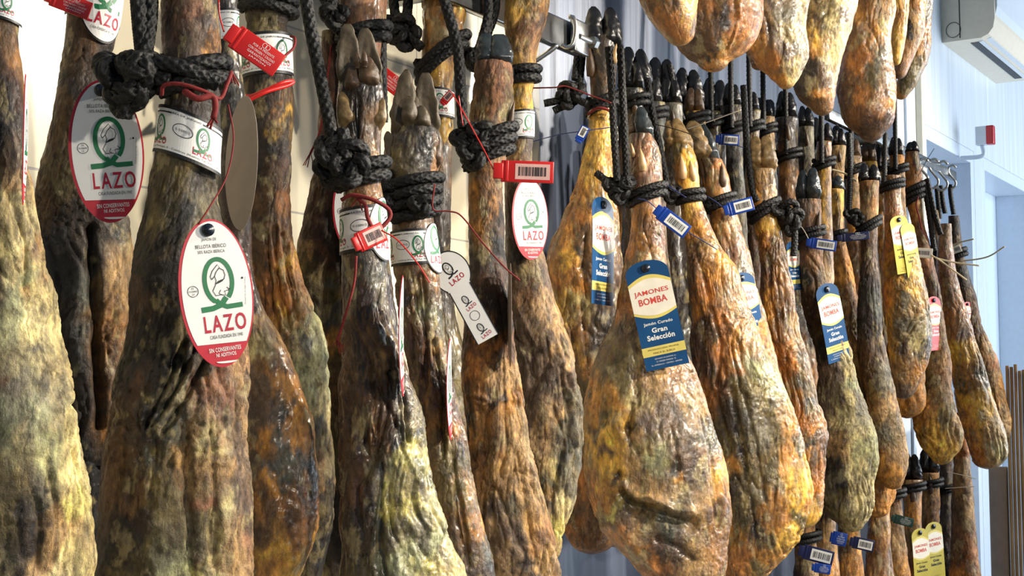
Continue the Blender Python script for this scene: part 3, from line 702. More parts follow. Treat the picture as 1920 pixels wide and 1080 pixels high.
# trim strip, door frames
mb = MB((xw(1732), 0, 0)); V, Fc = box((xw(1732), -0.012, 1.7), (0.035, 0.024, 3.4), 0, 0.004); mb.add(V, Fc, M_TRIM); struct('trim_1', mb)
mb = MB((xw(1710), 0, 0)); V, Fc = box((xw(1708), -0.005, 1.7), (0.012, 0.010, 3.4), 0, 0.003); mb.add(V, Fc, M_FRAME); struct('trim_2', mb)
def doorway(n, x0, x1, z1, depth, pane_top):
    mb = MB(((x0+x1)/2, depth, 0)); w = 0.055
    for cx in (x0+w/2, x1-w/2):
        V, Fc = box((cx, depth/2, z1/2), (w, depth, z1), 0, 0.004); mb.add(V, Fc, M_FRAME)
    V, Fc = box(((x0+x1)/2, depth/2, z1-w/2), (x1-x0-2*w, depth, w), 0, 0.004); mb.add(V, Fc, M_FRAME)
    V, Fc = box(((x0+x1)/2, depth+0.02, z1/2), (x1-x0, 0.04, z1)); mb.add(V, Fc, M_FRAME)
    d = struct('door_%d' % n, mb)
    pb = MB(((x0+x1)/2, depth, 0)); zt = z1-pane_top
    V, Fc = box(((x0+x1)/2, depth-0.006, (zt+0.2)/2), ((x1-x0)*0.66, 0.012, zt-0.2), 0, 0.003); pb.add(V, Fc, M_PANE)
    o = pb.build('pane', None, False); o.parent = d; o.matrix_parent_inverse = d.matrix_world.inverted(); 
    return d
bpy.context.view_layer.update()
doorway(1, DX0, DX1, DZ, 0.34, 0.30)
doorway(2, xw(1852), xw(1852)+0.95, DZ, 0.16, 0.30)
# air conditioner, its short end towards us
M_AC = simple('ivory_appliance_plastic', (226, 216, 196), 0.35, var=0.06)
M_ACD = simple('appliance_shadow_gap', (40, 44, 50), 0.5)
M_ACW = simple('white_appliance_plastic', (214, 222, 230), 0.3, var=0.04)
ax0 = xw(1783); zb = zw(1783, 93)
ac = empty('air_conditioner', (ax0+0.4, 0, zb), 'white split air conditioner unit high on the pale panelled wall', 'air conditioner')
mb = MB((ax0+0.4, 0, zb)); prof = [(0.0, 0.0), (-0.15, 0.0), (-0.178, 0.012), (-0.196, 0.035), (-0.203, 0.07), (-0.205, 0.29), (-0.17, 0.32), (0.0, 0.32)]
def extr(mb, prof, x0, x1, mat, z):
    n = len(prof); V = [(x0, a, z+b) for a, b in prof]+[(x1, a, z+b) for a, b in prof]
    Fc = [tuple(range(n)), tuple(range(2*n-1, n-1, -1))]+[(i, i+n, (i+1) % n+n, (i+1) % n) for i in range(n)]; mb.add(V, Fc, mat)
extr(mb, prof, ax0, ax0+0.85, M_AC, zb); mb.build('casing', ac, False)
mb = MB((ax0+0.4, 0, zb)); extr(mb, [(-0.199, 0.07), (-0.211, 0.12), (-0.211, 0.285), (-0.204, 0.285), (-0.204, 0.12), (-0.19, 0.07)], ax0+0.012, ax0+0.84, M_ACW, zb); mb.build('front_panel', ac, False)
mb = MB((ax0+0.4, 0, zb)); extr(mb, [(-0.095, -0.002), (-0.125, -0.002), (-0.125, 0.004), (-0.095, 0.004)], ax0+0.06, ax0+0.79, M_ACD, zb); mb.build('air_outlet', ac, False)
mb = MB((ax0+0.4, 0, zb)); extr(mb, [(-0.130, -0.004), (-0.176, 0.008), (-0.174, 0.014), (-0.130, 0.003)], ax0+0.05, ax0+0.80, M_ACW, zb); mb.build('louvre', ac, False)
mb = MB((ax0+0.4, 0, zb)); V, Fc = box((ax0-0.001, -0.070, zb+0.17), (0.004, 0.003, 0.32)); mb.add(V, Fc, M_ACD)
t = np.linspace(0, 2*math.pi, 25); V, Fc = tube([(ax0-0.002, -0.045+0.028*math.cos(k), zb+0.045+0.03*math.sin(k)) for k in t], 0.0012, 5, step=0.006); mb.add(V, Fc, M_ACD); mb.build('side_seam', ac, False)
# alarm lamp on its stalk
c = onY(1841, 255, -0.09); al = empty('alarm_light', c, 'small red and white alarm box on a stalk above the door', 'alarm light')
mb = MB(c); V, Fc = box(c, (0.035, 0.045, 0.075), 0, 0.004); mb.add(V, Fc, M_ACW); mb.build('housing', al, False)
mb = MB(c); V, Fc = box(c+[0.0, -0.034, 0], (0.036, 0.03, 0.076), 0, 0.005); mb.add(V, Fc, simple('red_lens', (190, 16, 30), 0.2)); mb.build('lens', al, False)
mb = MB(c); V, Fc = tube([c+[0, 0, -0.036], c+[0, 0, -0.08], c+[0, 0.085, -0.082]], 0.009, 12, step=0.01); mb.add(V, Fc, M_FRAME); mb.build('stalk', al)

# hanging rails
def rail(label, px0, px1, perp, py_at, px_at, h, endcap):
    Y = CAM[1]+perp; z = zw(px_at, py_at, Y); x0, x1 = xw(px0, Y) if px0 > -900 else -1.2, xw(px1, Y)
    r = empty('hanging_rail', ((x0+x1)/2, Y, z), label, 'rail', 'steel hanging rails')
    mb = MB(((x0+x1)/2, Y, z)); V, Fc = box(((x0+x1)/2, Y, z), (x1-x0, 0.016, h), 0, 0.003); mb.add(V, Fc, M_STEEL); mb.build('bar', r)
    if endcap:
        mb = MB(((x0+x1)/2, Y, z)); V, Fc = box((x1-0.02, Y-0.016, z), (0.05, 0.012, h*1.12), 0, 0.003); mb.add(V, Fc, M_STEEL); mb.build('end_bracket', r)
        mb = MB(((x0+x1)/2, Y, z)); V, Fc = tube([(x1-0.03, Y-0.02, z), (x1+0.035, Y-0.02, z)], 0.006, 12); mb.add(V, Fc, M_HOOK)
        V, Fc = tube([(x1+0.018, Y-0.02, z), (x1+0.030, Y-0.02, z)], 0.012, 6, step=0.01); mb.add(V, Fc, M_HOOK); mb.build('bolt', r, False)
    # wall arms behind the meat
    for xa in np.arange(x0+0.4, x1-0.12, 1.3):
        mb = MB(((x0+x1)/2, Y, z)); V, Fc = box((xa, (Y+0)/2, z+0.0), (0.03, abs(Y), 0.03), 0, 0.003); mb.add(V, Fc, M_STEEL); mb.build('wall_arm', r)
    return r, z, Y, x1
rl, RZ, RY, RX1 = rail('scuffed steel hanging rail ending in a bolted bracket, left run', -1000, 1085, 1.27, 66, 1055, 0.055, True)
rail('steel hanging rail of the right run, with free hooks at its far end', 1560, 1800, 1.27, 326, 1780, 0.03, False)
# U hook and stay under the end bracket
def hook(label, px, py, perp, pts, r=0.003, group='zinc hooks', name='rail_hook'):
    pl = Plane(px, perp); org = pl.at(px, py); mb = MB(org); V, Fc = tube([pl.at(px+a, py+b, f) for a, b, f in pts], r, 10, step=0.004); mb.add(V, Fc, M_HOOK); o = mb.build(name); return tag(o, label, 'hook', group)
hook('bright U-shaped hook over the bracket at the end of the left rail', 1070, 60, 1.25, [(-4, -28, .03), (5, -27, .03), (9, -10, .03), (8, 10, .03), (3, 24, .03), (-8, 29, .03), (-17, 24, .03)], 0.004)
hook('bent grey stay rod under the left rail bracket', 1040, 90, 1.27, [(4, -6, .01), (-4, 2, .01), (-30, 20, .01), (-60, 38, .01)], 0.0045, group=None, name='stay_rod')
S = [(8, -22, 0), (0, -28, .004), (-9, -22, .006), (-9, -10, .004), (0, 2, 0), (7, 12, 0), (5, 22, -.004), (-4, 27, -.006), (-13, 21, -.004)]
for i, (px, py, lb, sc) in enumerate(((1733, 322, 'leftmost free white S hook on the far rail', .9), (1752, 326, 'second free white S hook on the far rail', 1.0), (1769, 330, 'third free white S hook on the far rail, fully in view', 1.0), (1786, 332, 'rightmost white S hook on the far rail', .8))):
    hook(lb, px, py, 1.27, [(a*sc, b*sc, f) for a, b, f in S], 0.0042, name='s_hook')
# folded cardboard and door panel low on the right
M_CARD = simple('brown_cardboard', (176, 144, 100), 0.75, var=0.35, scale=14, bump=0.2); M_CARD2 = simple('pale_cardboard', (186, 156, 112), 0.75, var=0.3, scale=14)
cr = random.Random(4); PLC = Plane(1905, 1.12)
for i in range(9):
    pl = PLC; ct = pl.at(1889+i*7.5, 700); zt = pl.at(1889+i*7.5, 690+cr.uniform(-6, 8))[2]
    mb = MB((ct[0], ct[1], 0)); V, Fc = oriented_box((ct[0], ct[1], zt/2), pl.e1, pl.e2, np.array([0, 0, 1.0]), (0.0105, 0.30+cr.uniform(-.02, .02), zt), 0.001); mb.add(V, Fc, M_CARD if i % 2 else M_CARD2); o = mb.build('cardboard_sheet')
    tag(o, 'tall flattened brown cardboard sheet in the upright row at far right', 'cardboard', 'flattened cardboard sheets')
X = xw(1868, -0.3); mb = MB((X, -0.3, 0)); V, Fc = box((X, -0.3, zw(1868, 875, -0.3)/2), (0.03, 0.06, zw(1868, 875, -0.3)), 0, 0.005); mb.add(V, Fc, simple('white_post_paint', (214, 206, 200), 0.4)); o = mb.build('upright_panel'); tag(o, 'pale upright board below the farthest ham beside the cardboard', 'board')
# ------------------------------------------------------------------ near hams, left to right
HM = {}
HM['a'] = ham('nearest ham at the left frame edge, pale grey mouldy rind', [(-120, -25, 38), (0, -22, 38), (80, -28, 36), (150, -30, 44), (300, -50, 52), (400, -62, 70), (500, -85, 90), (600, -110, 108), (700, -130, 132), (800, -148, 155), (900, -156, 172), (1000, -158, 180), (1090, -152, 172), (1200, -120, 130), (1270, -70, 70)], 1.10,
 [(10, -60, 'dk'), (20, 60, 'br', 40), (30, 110, 'lb', 30), (10, 180, 'rb', 30), (35, 210, 'dk', 30), (0, 250, 'dk'), (38, 290, 'br', 30), (20, 340, 'tn'), (40, 400, 'cr'), (60, 470, 'tn', 30), (20, 460, 'cr'), (80, 560, 'tn', 30), (30, 560, 'gg'), (60, 620, 'cr'), (110, 640, 'cr'), (40, 700, 'gy'), (120, 720, 'cr'), (15, 680, 'br', 30), (20, 800, 'gg', 60), (60, 830, 'gg'), (95, 760, 'gy', 30), (125, 850, 'cr'), (60, 920, 'gy'), (145, 930, 'yg', 30), (85, 960, 'bg', 30), (130, 980, 'tn'), (40, 1010, 'dk'), (100, 1040, 'tn'), (140, 1060, 'cr'), (20, 950, 'ol'), (-60, 800, 'br'), (-60, 500, 'rb')], seed=1, nu=240, nv=460, oily=False, ridges=[([(135, 820), (150, 880), (152, 990)], 7, -.006), ([(60, 300), (20, 360), (50, 440)], 12, -.004)], flat=[(-20, 50)])
band(HM['a'], 12, 62, slant=8, shift=-0.3)
HM['b'] = ham('dark slim ham behind the leftmost oval tag', [(-60, 130, 235), (40, 124, 222), (100, 118, 212), (160, 108, 206), (240, 92, 208), (320, 74, 225), (400, 62, 238), (500, 60, 244), (600, 66, 244), (700, 72, 242), (800, 80, 240), (900, 90, 232), (1000, 98, 222), (1100, 105, 215)], 1.26,
 [(170, 40, 'br'), (200, 20, 'dk'), (130, 120, 'br', 30), (190, 120, 'dk'), (150, 180, 'dk'), (110, 240, 'br'), (120, 330, 'ol', 35), (90, 390, 'br'), (150, 440, 'dk'), (110, 480, 'bk'), (150, 540, 'bg', 36), (130, 600, 'dk'), (210, 440, 'bg', 26), (225, 470, 'tn', 26), (215, 540, 'tn', 40), (225, 600, 'lb', 40), (215, 680, 'br'), (225, 740, 'am', 30), (150, 700, 'dk'), (160, 640, 'bg', 30), (130, 800, 'dk'), (170, 900, 'bk')], seed=2, nu=200, nv=380, ridges=[([(170, 430), (185, 600), (188, 800)], 9, -.014)], flat=[(-60, 90)], wr=1.2)
band(HM['b'], 2, 84, slant=10, shift=-0.25, flap=0.30, fs=1.25)
HM['c'] = ham('big dark ham with the lower oval tag hanging on its shank', [(-120, 300, 410), (-40, 298, 408), (40, 300, 410), (110, 303, 413), (160, 305, 410), (230, 298, 414), (300, 288, 410), (380, 272, 415), (440, 262, 432), (520, 246, 452), (600, 232, 460), (700, 214, 464), (800, 200, 467), (900, 188, 473), (1000, 180, 478), (1100, 174, 480), (1200, 185, 465), (1290, 220, 420), (1330, 260, 380)], 1.10,
 [(340, -60, 'br'), (340, 10, 'pk', 30), (390, 10, 'dk', 26), (330, 60, 'rb', 26), (370, 70, 'mv'), (400, 95, 'am', 18), (350, 190, 'dk'), (390, 230, 'dk'), (320, 330, 'ol', 26), (350, 350, 'gy', 26), (350, 390, 'bk', 36), (395, 380, 'gy', 26), (300, 420, 'ol', 26), (330, 470, 'dk'), (370, 440, 'ol', 22), (280, 500, 'dk'), (330, 540, 'dk'), (262, 560, 'rb', 30), (300, 600, 'dk', 40), (250, 650, 'dk'), (300, 660, 'dk'), (270, 740, 'rb', 30), (360, 700, 'gy', 20), (340, 720, 'bk', 22), (330, 760, 'gy', 22), (380, 720, 'pk', 20), (420, 720, 'pk', 30), (370, 770, 'tn', 20), (300, 760, 'cr', 12), (290, 810, 'dk'), (330, 790, 'bg', 26), (240, 830, 'br'), (280, 870, 'bg', 30), (310, 850, 'ol', 26), (360, 850, 'tn', 26), (400, 800, 'cr', 18), (440, 790, 'tn'), (440, 850, 'mv', 30), (410, 880, 'tn', 26), (220, 930, 'br'), (240, 1000, 'dk'), (290, 940, 'ol'), (300, 990, 'gy'), (350, 950, 'gy', 26), (370, 920, 'pk', 18), (340, 1030, 'gg', 26), (325, 1060, 'gg'), (390, 970, 'cr', 24), (440, 950, 'mv'), (460, 1000, 'pk', 26), (420, 1040, 'tn'), (370, 1060, 'yg', 18), (250, 1070, 'ol'), (210, 1060, 'dk')], seed=3, nu=280, nv=520, oily=False,  # dark left flank: rind pigment together with shade put into the colour
 ridges=[([(385, 690), (392, 780), (398, 900), (400, 1060)], 7, -.005), ([(350, 640), (310, 720), (272, 800)], 6, -.011), ([(368, 650), (330, 730), (285, 800)], 5, -.010), ([(385, 680), (350, 745), (305, 808)], 5, -.010), ([(360, 690), (320, 760)], 4, .006), ([(345, 800), (350, 950), (360, 1080)], 9, -.005), ([(448, 700), (450, 900), (455, 1060)], 8, -.004), ([(405, 350), (415, 480), (420, 620)], 8, -.005)], flat=[(100, 165), (215, 315)])
band(HM['c'], 266, 88, slant=22, shift=-0.05)
HM['d'] = ham('orange brown ham behind the lower oval tag, dark blue-grey blotches', [(-60, 402, 448), (80, 398, 446), (200, 402, 462), (300, 404, 470), (400, 406, 474), (500, 412, 480), (580, 416, 500), (650, 420, 535), (720, 424, 562), (800, 426, 580), (880, 428, 587), (950, 426, 586), (1020, 430, 578), (1080, 436, 562), (1140, 460, 540)], 1.22,
 [(430, 60, 'dk'), (440, 260, 'dk'), (450, 420, 'dk'), (455, 460, 'rb'), (470, 530, 'dk', 26), (480, 590, 'tn', 26), (475, 650, 'cr', 20), (500, 680, 'lb', 30), (480, 720, 'mv', 26), (530, 700, 'am', 26), (490, 780, 'mv', 36), (535, 770, 'bg', 22), (540, 830, 'bg', 26), (565, 790, 'am', 26), (505, 830, 'am', 26), (485, 850, 'br', 26), (525, 870, 'bg', 24), (572, 880, 'bg', 22), (550, 905, 'mv', 20), (500, 905, 'am', 30), (560, 950, 'ora', 30), (510, 960, 'br', 36), (550, 1000, 'am', 26), (500, 1030, 'yl', 30), (545, 1060, 'yl', 26), (480, 1060, 'am')], seed=4, nu=220, nv=420, oily=True, wr=0.4, lump=1.1)
band(HM['d'], 52, 62, slant=-3, shift=0.2)
HM['e'] = ham('ham with gold-ribbed shank under the torn red seal', [(-80, 462, 546), (0, 460, 545), (60, 457, 545), (150, 455, 548), (230, 458, 547), (300, 460, 545), (380, 462, 548), (450, 466, 556), (520, 470, 572), (580, 474, 592), (650, 478, 608), (720, 484, 620), (800, 492, 628), (900, 500, 631), (980, 508, 626), (1060, 518, 612), (1120, 535, 598)], 1.34,
 [(500, -40, 'dk'), (490, 40, 'ol', 26), (525, 50, 'dk', 26), (520, 65, 'lb', 18), (480, 190, 'dk', 30), (500, 200, 'dk'), (525, 200, 'lb', 20), (522, 240, 'yl', 14), (525, 300, 'dk', 18), (490, 290, 'dk'), (535, 330, 'rb', 18), (500, 380, 'br'), (530, 400, 'ora', 22), (490, 460, 'br'), (520, 470, 'ora', 22), (500, 500, 'dk', 20), (540, 490, 'yl', 14), (520, 540, 'ora'), (550, 530, 'lb', 20), (540, 580, 'yl', 22), (505, 560, 'rb', 20), (555, 600, 'am', 20), (570, 570, 'tn', 22), (585, 620, 'gg', 24), (570, 660, 'bg', 24), (600, 670, 'gg', 20), (590, 720, 'gg', 26), (610, 770, 'cr', 20), (595, 800, 'bg', 20), (610, 850, 'ol', 30), (600, 900, 'tn', 26), (620, 930, 'dk', 26), (595, 960, 'ol', 30), (600, 1030, 'dk'), (560, 1060, 'ol')], seed=5, nu=200, nv=420, ridges=[([(515, 430), (520, 540), (545, 620)], 5, -.006), ([(500, 440), (505, 560), (520, 620)], 5, -.006), ([(530, 440), (545, 520), (560, 600)], 4, -.005), ([(540, 470), (556, 540)], 3, -.004)], flat=[(-20, 30), (70, 150)])
band(HM['e'], 108, 78, slant=-4, shift=0.0)
HM['f'] = ham('reddish dark ham close behind, left of the big trotter, mottled olive below', [(60, 604, 645), (180, 598, 650), (280, 590, 655), (350, 575, 665), (420, 562, 668), (500, 552, 672), (600, 556, 680), (700, 562, 684), (800, 570, 686), (900, 578, 684), (1000, 590, 676), (1080, 600, 666)], 1.36,
 [(620, 200, 'rb'), (600, 330, 'br'), (610, 400, 'rb'), (600, 460, 'rb'), (640, 450, 'dk'), (575, 480, 'tn', 20), (590, 510, 'ol'), (610, 540, 'bg', 26), (600, 580, 'ol'), (585, 620, 'gy', 24), (620, 600, 'bg', 20), (625, 650, 'am', 18), (600, 700, 'ol'), (640, 750, 'br'), (620, 850, 'ol'), (620, 950, 'dk')], seed=6, nu=160, nv=300)
HM['g0'] = ham('pinkish shank at the top, crossing behind the tall grey trotter', [(-120, 634, 728), (-40, 634, 730), (40, 640, 722), (90, 646, 716), (150, 648, 714), (250, 648, 714), (350, 648, 716), (450, 645, 722), (560, 645, 740), (700, 650, 760), (850, 660, 770), (1000, 680, 760)], 1.30,
 [(660, -40, 'pk'), (700, -30, 'pk'), (650, 20, 'mv', 26), (690, 20, 'lb', 26), (670, 60, 'pk'), (700, 200, 'dk'), (690, 400, 'dk'), (690, 700, 'rb')], seed=7, nu=140, nv=240, oily=True, wr=.5, flat=[(60, 110)])
HM['g'] = ham('ham with the tall weathered grey cloven trotter and tilted red seal', [(124, 648, 706), (140, 638, 714), (165, 632, 720), (200, 628, 724), (240, 632, 720), (290, 636, 716), (340, 640, 714), (400, 640, 722), (460, 640, 724), (520, 640, 728), (580, 639, 738), (640, 637, 748), (700, 635, 764), (760, 633, 780), (820, 632, 795), (880, 632, 812), (940, 631, 830), (1000, 631, 850), (1080, 632, 876), (1180, 650, 880), (1260, 690, 850), (1300, 730, 820)], 1.07,
 [(650, 130, 'dk', 30), (700, 140, 'dk'), (690, 175, 'dk', 26), (650, 200, 'dk'), (705, 200, 'br', 22), (655, 250, 'br'), (700, 250, 'mv', 24), (680, 300, 'tn', 20), (660, 360, 'lb', 22), (700, 360, 'lb'), (650, 480, 'dk', 26), (690, 490, 'bg', 26), (720, 520, 'bg', 18), (660, 560, 'rb'), (700, 570, 'bg', 24), (722, 560, 'gy', 20), (650, 640, 'rb'), (690, 630, 'br'), (720, 640, 'bg', 22), (735, 620, 'tn', 14), (660, 720, 'rb'), (700, 700, 'tn', 18), (705, 760, 'lb', 26), (735, 720, 'dk', 16), (740, 780, 'rb', 20), (760, 780, 'gy', 18), (650, 820, 'rb', 40), (700, 830, 'br', 30), (745, 830, 'lb', 20), (762, 820, 'bg', 20), (785, 850, 'yg', 24), (760, 860, 'gg', 22), (720, 890, 'bg', 26), (750, 920, 'yg', 22), (748, 900, 'cr', 16), (775, 920, 'gy', 18), (800, 920, 'gg', 30), (800, 960, 'cr', 20), (655, 920, 'rb'), (690, 940, 'dk', 26), (730, 960, 'bg', 20), (750, 990, 'gy', 24), (820, 1000, 'gg', 24), (790, 1010, 'gg', 26), (785, 1050, 'yg', 18), (840, 1040, 'cr', 24), (660, 1010, 'dk'), (690, 1050, 'ol', 24), (740, 1050, 'gg', 28), (700, 880, 'ol', 20)], seed=8, nu=280, nv=560, oily=True,  # dark red left side has its shade painted into the rind colour
 ridges=[([(700, 700), (745, 800), (755, 850)], 6, -.006), ([(757, 735), (760, 800), (766, 828)], 4, -.012), ([(746, 725), (750, 780), (756, 826)], 3.5, -.010), ([(736, 700), (738, 760), (745, 800)], 3.5, -.008), ([(715, 870), (712, 950), (715, 1080)], 8, -.005), ([(760, 850), (800, 920), (830, 1060)], 7, .004), ([(690, 760), (700, 830)], 4, .004), ([(664, 180), (672, 300)], 6, -.005), ([(640, 740), (665, 850)], 6, .003)], flat=[(300, 345), (385, 480)], dents=[(672, 128, 14, 10, .008)])
H = HM['g']
def claw(H, x0, y0, x1, y1, w, side, depth, color, fwd=0.0, sharp=0.45, sole=0.0):
    mb = MB(H.org); V, Fc = claw_geo(H.pl, x0, y0, x1, y1, w, side, depth, fwd, sharp, sole=sole); mb.add(V, Fc, HOOFM[color]); mb.build('toe', H.root)
claw(H, 656, 176, 652, 44, 44, 0, 1.0, 'grey', .017, .36, .9); claw(H, 696, 178, 684, 52, 46, 0, 1.0, 'grey', .015, .40, .9)
claw(H, 692, 172, 689, 106, 36, 0, .9, 'brown', .024); claw(H, 670, 128, 669, 96, 12, 0, .9, 'brown', .032); claw(H, 684, 126, 682, 96, 12, 0, .9, 'brown', .034); claw(H, 662, 178, 660, 124, 30, 0, .9, 'brown', .022)
claw(H, 654, 250, 642, 172, 34, 0, .8, 'tan', .018, .6); claw(H, 706, 246, 718, 184, 26, 0, .8, 'tan', .014, .6)
band(H, 432, 84, slant=-6, flap=0.62)
HM['h0'] = ham('ochre shank at the top tied by two loops, hanging behind the others', [(-120, 800, 885), (-20, 796, 877), (50, 792, 872), (100, 790, 860), (150, 792, 850), (220, 802, 850), (300, 808, 846), (400, 800, 845), (520, 795, 846), (620, 800, 860), (720, 800, 880), (850, 790, 895), (980, 800, 890), (1060, 820, 870)], 1.30,
 [(830, -60, 'yl'), (850, 0, 'yl', 26), (810, 30, 'am', 26), (800, 80, 'am', 24), (850, 60, 'lb', 24), (830, 90, 'lb', 24), (820, 135, 'yl', 20), (830, 200, 'dk', 16), (830, 235, 'yl', 16), (820, 290, 'dk', 26), (835, 330, 'br', 20), (820, 400, 'dk'), (830, 550, 'dk'), (850, 700, 'ol'), (840, 850, 'br')], seed=9, nu=140, nv=280, oily=True, flat=[(60, 150), (165, 230)])
band(HM['h0'], 196, 54, slant=2, shift=-0.35)
HM['h'] = ham('slim ham with the upright split grey trotter and white collar', [(226, 750, 812), (245, 738, 822), (268, 727, 829), (300, 722, 828), (340, 728, 816), (400, 734, 812), (460, 735, 820), (520, 738, 826), (580, 744, 832), (640, 754, 838), (700, 765, 847), (760, 775, 864), (820, 785, 882), (880, 795, 893), (940, 805, 902), (1000, 815, 912), (1080, 830, 924), (1160, 850, 915), (1200, 870, 900)], 1.12,
 [(780, 240, 'dk'), (750, 270, 'dk', 26), (800, 260, 'bk', 26), (770, 290, 'gy', 22), (810, 300, 'lb', 22), (790, 325, 'tn', 20), (750, 310, 'ol', 20), (770, 500, 'br'), (800, 510, 'lb', 22), (760, 560, 'dk', 26), (800, 590, 'gg', 18), (780, 600, 'br', 26), (815, 590, 'bg', 18), (770, 650, 'rb', 30), (820, 620, 'gy', 18), (825, 650, 'tn', 16), (790, 700, 'rb', 26), (800, 740, 'lb', 14), (825, 760, 'rb', 22), (830, 800, 'lb', 22), (850, 830, 'dk', 14), (862, 860, 'gy', 18), (840, 870, 'ol', 18), (878, 900, 'tn', 20), (865, 930, 'ol', 22), (885, 960, 'lb', 22), (890, 1000, 'am', 24), (870, 1010, 'br', 18), (895, 1050, 'bg', 24), (880, 1075, 'mv', 22)], seed=10, nu=220, nv=480, oily=True, wr=1.1,
 ridges=[([(790, 520), (800, 650), (790, 800)], 6, -.005), ([(815, 640), (835, 750), (830, 860)], 6, -.006), ([(770, 560), (772, 700)], 6, -.004), ([(850, 850), (860, 960), (880, 1060)], 6, -.005)], flat=[(335, 410), (420, 510)])
H = HM['h']
claw(H, 754, 276, 762, 130, 50, 0, 1.0, 'grey', .016, .60, .7); claw(H, 801, 268, 798, 136, 44, 0, 1.0, 'grey', .014, .36, .9); claw(H, 768, 240, 768, 180, 28, 0, .9, 'grey', .028); claw(H, 794, 246, 790, 198, 30, 0, .9, 'grey', .024); claw(H, 784, 236, 776, 176, 26, 0, 1.0, 'grey', .016)
claw(H, 750, 320, 727, 246, 34, 0, .8, 'grey', .014, .6, .6); claw(H, 812, 320, 822, 256, 24, 0, .8, 'brown', .014, .6)
band(H, 466, 66, slant=-3, shift=-0.28, flap=0.78)
HM['i'] = ham('tan ham whose trotter has a black polished hoof, long red seal alongside', [(118, 893, 960), (150, 890, 961), (200, 886, 962), (250, 882, 955), (300, 880, 948), (360, 880, 944), (420, 880, 947), (500, 878, 951), (560, 875, 956), (620, 871, 962), (700, 866, 974), (760, 866, 982), (820, 869, 995), (880, 874, 1008), (940, 880, 1020), (1000, 888, 1036), (1080, 902, 1050), (1180, 925, 1040), (1240, 950, 1010)], 1.12,
 [(920, 130, 'pk', 26), (900, 180, 'br', 24), (940, 180, 'pk', 24), (915, 215, 'lb', 24), (945, 220, 'mv', 22), (900, 240, 'tn', 18), (930, 330, 'lb', 24), (895, 340, 'am', 20), (920, 380, 'br', 20), (900, 400, 'am', 22), (935, 400, 'dk', 20), (910, 440, 'lb', 22), (938, 460, 'bk', 24), (900, 480, 'dk', 20), (920, 520, 'rb', 26), (895, 540, 'dk', 22), (905, 590, 'lb', 18), (935, 590, 'dk', 22), (920, 640, 'ora', 20), (890, 640, 'rb', 22), (950, 640, 'rb', 18), (900, 690, 'ora', 20), (945, 690, 'tn', 22), (885, 720, 'br', 20), (930, 740, 'dk', 14), (920, 760, 'lb', 24), (950, 760, 'am', 24), (880, 770, 'dk', 22), (900, 810, 'am', 26), (925, 810, 'lb', 24), (965, 800, 'tn', 28), (945, 850, 'lb', 24), (900, 860, 'lb', 26), (980, 860, 'tn', 26), (920, 900, 'tn', 26), (940, 950, 'gy', 22), (970, 920, 'tn', 24), (1000, 920, 'tn', 24), (920, 960, 'mv', 22), (960, 1010, 'mv', 26), (990, 980, 'tn', 22), (1010, 1010, 'lb', 22), (930, 1040, 'tn', 26), (985, 1050, 'dk', 18), (1020, 1060, 'tn', 22)], seed=11, nu=240, nv=500, oily=False,
 ridges=[([(880, 745), (920, 755), (965, 748)], 6, .004), ([(905, 780), (915, 900), (925, 1000)], 7, -.003), ([(940, 560), (950, 640), (960, 720)], 6, -.004), ([(970, 850), (990, 960), (1010, 1060)], 6, -.004)], flat=[(235, 315)])
H = HM['i']; claw(H, 909, 138, 912, 62, 36, 0, 1.3, 'slate', .005, .26); claw(H, 939, 140, 936, 64, 46, 0, 1.1, 'slate', .007, .26)
add_dewclaw(H, 957, 232, 44, 12, 8, 'brown', f=.012)
HM['j'] = ham('mottled ham tied at the ankle beside the rail end, small oval tag', [(-120, 960, 1050), (-20, 952, 1034), (40, 946, 1024), (90, 950, 1010), (130, 958, 1003), (180, 957, 1001), (240, 955, 1000), (300, 950, 1000), (350, 946, 1004), (420, 944, 1012), (480, 946, 1022), (540, 950, 1036), (600, 956, 1052), (660, 960, 1070), (720, 964, 1082), (780, 966, 1088), (840, 968, 1090), (900, 972, 1086), (950, 978, 1076), (1000, 990, 1060), (1040, 1005, 1050)], 1.20,
 [(1000, -60, 'tn'), (980, 20, 'yl', 24), (1005, 20, 'lb', 20), (1020, 50, 'mv', 18), (975, 60, 'lb', 22), (1000, 75, 'pk', 18), (985, 95, 'tn', 18), (980, 150, 'yl', 20), (980, 185, 'yl', 20), (985, 285, 'mv', 20), (965, 275, 'tn', 18), (960, 330, 'br', 20), (960, 420, 'rb', 24), (965, 480, 'dk', 20), (990, 500, 'tn', 20), (1000, 530, 'mv', 24), (1000, 570, 'tn', 20), (985, 550, 'lb', 18), (970, 620, 'rb', 18), (990, 620, 'mv', 26), (1030, 620, 'tn', 24), (1020, 660, 'mv', 28), (1055, 670, 'tn', 20), (1000, 710, 'mv', 30), (1045, 720, 'mv', 26), (1070, 740, 'gy', 20), (1000, 770, 'mv', 30), (1040, 790, 'tn', 28), (1070, 800, 'gy', 22), (1075, 850, 'bg', 22), (1045, 850, 'cr', 18), (1010, 830, 'tn', 26), (1035, 890, 'cr', 18), (1055, 880, 'bg', 20), (1070, 920, 'gy', 20), (1055, 940, 'cr', 20), (1020, 900, 'gy', 22), (1020, 960, 'bg', 20), (1040, 990, 'yg', 18), (1000, 960, 'tn')], seed=12, nu=220, nv=460,
 ridges=[([(1060, 700), (1078, 760), (1082, 830)], 6, .006), ([(1050, 690), (1066, 760), (1070, 850)], 5, -.006), ([(1060, 830), (1050, 880), (1030, 930)], 7, -.006), ([(965, 560), (1000, 640)], 6, .003)], flat=[(115, 160), (200, 270)])
band(HM['j'], 236, 54, slant=-2, shift=-0.1)
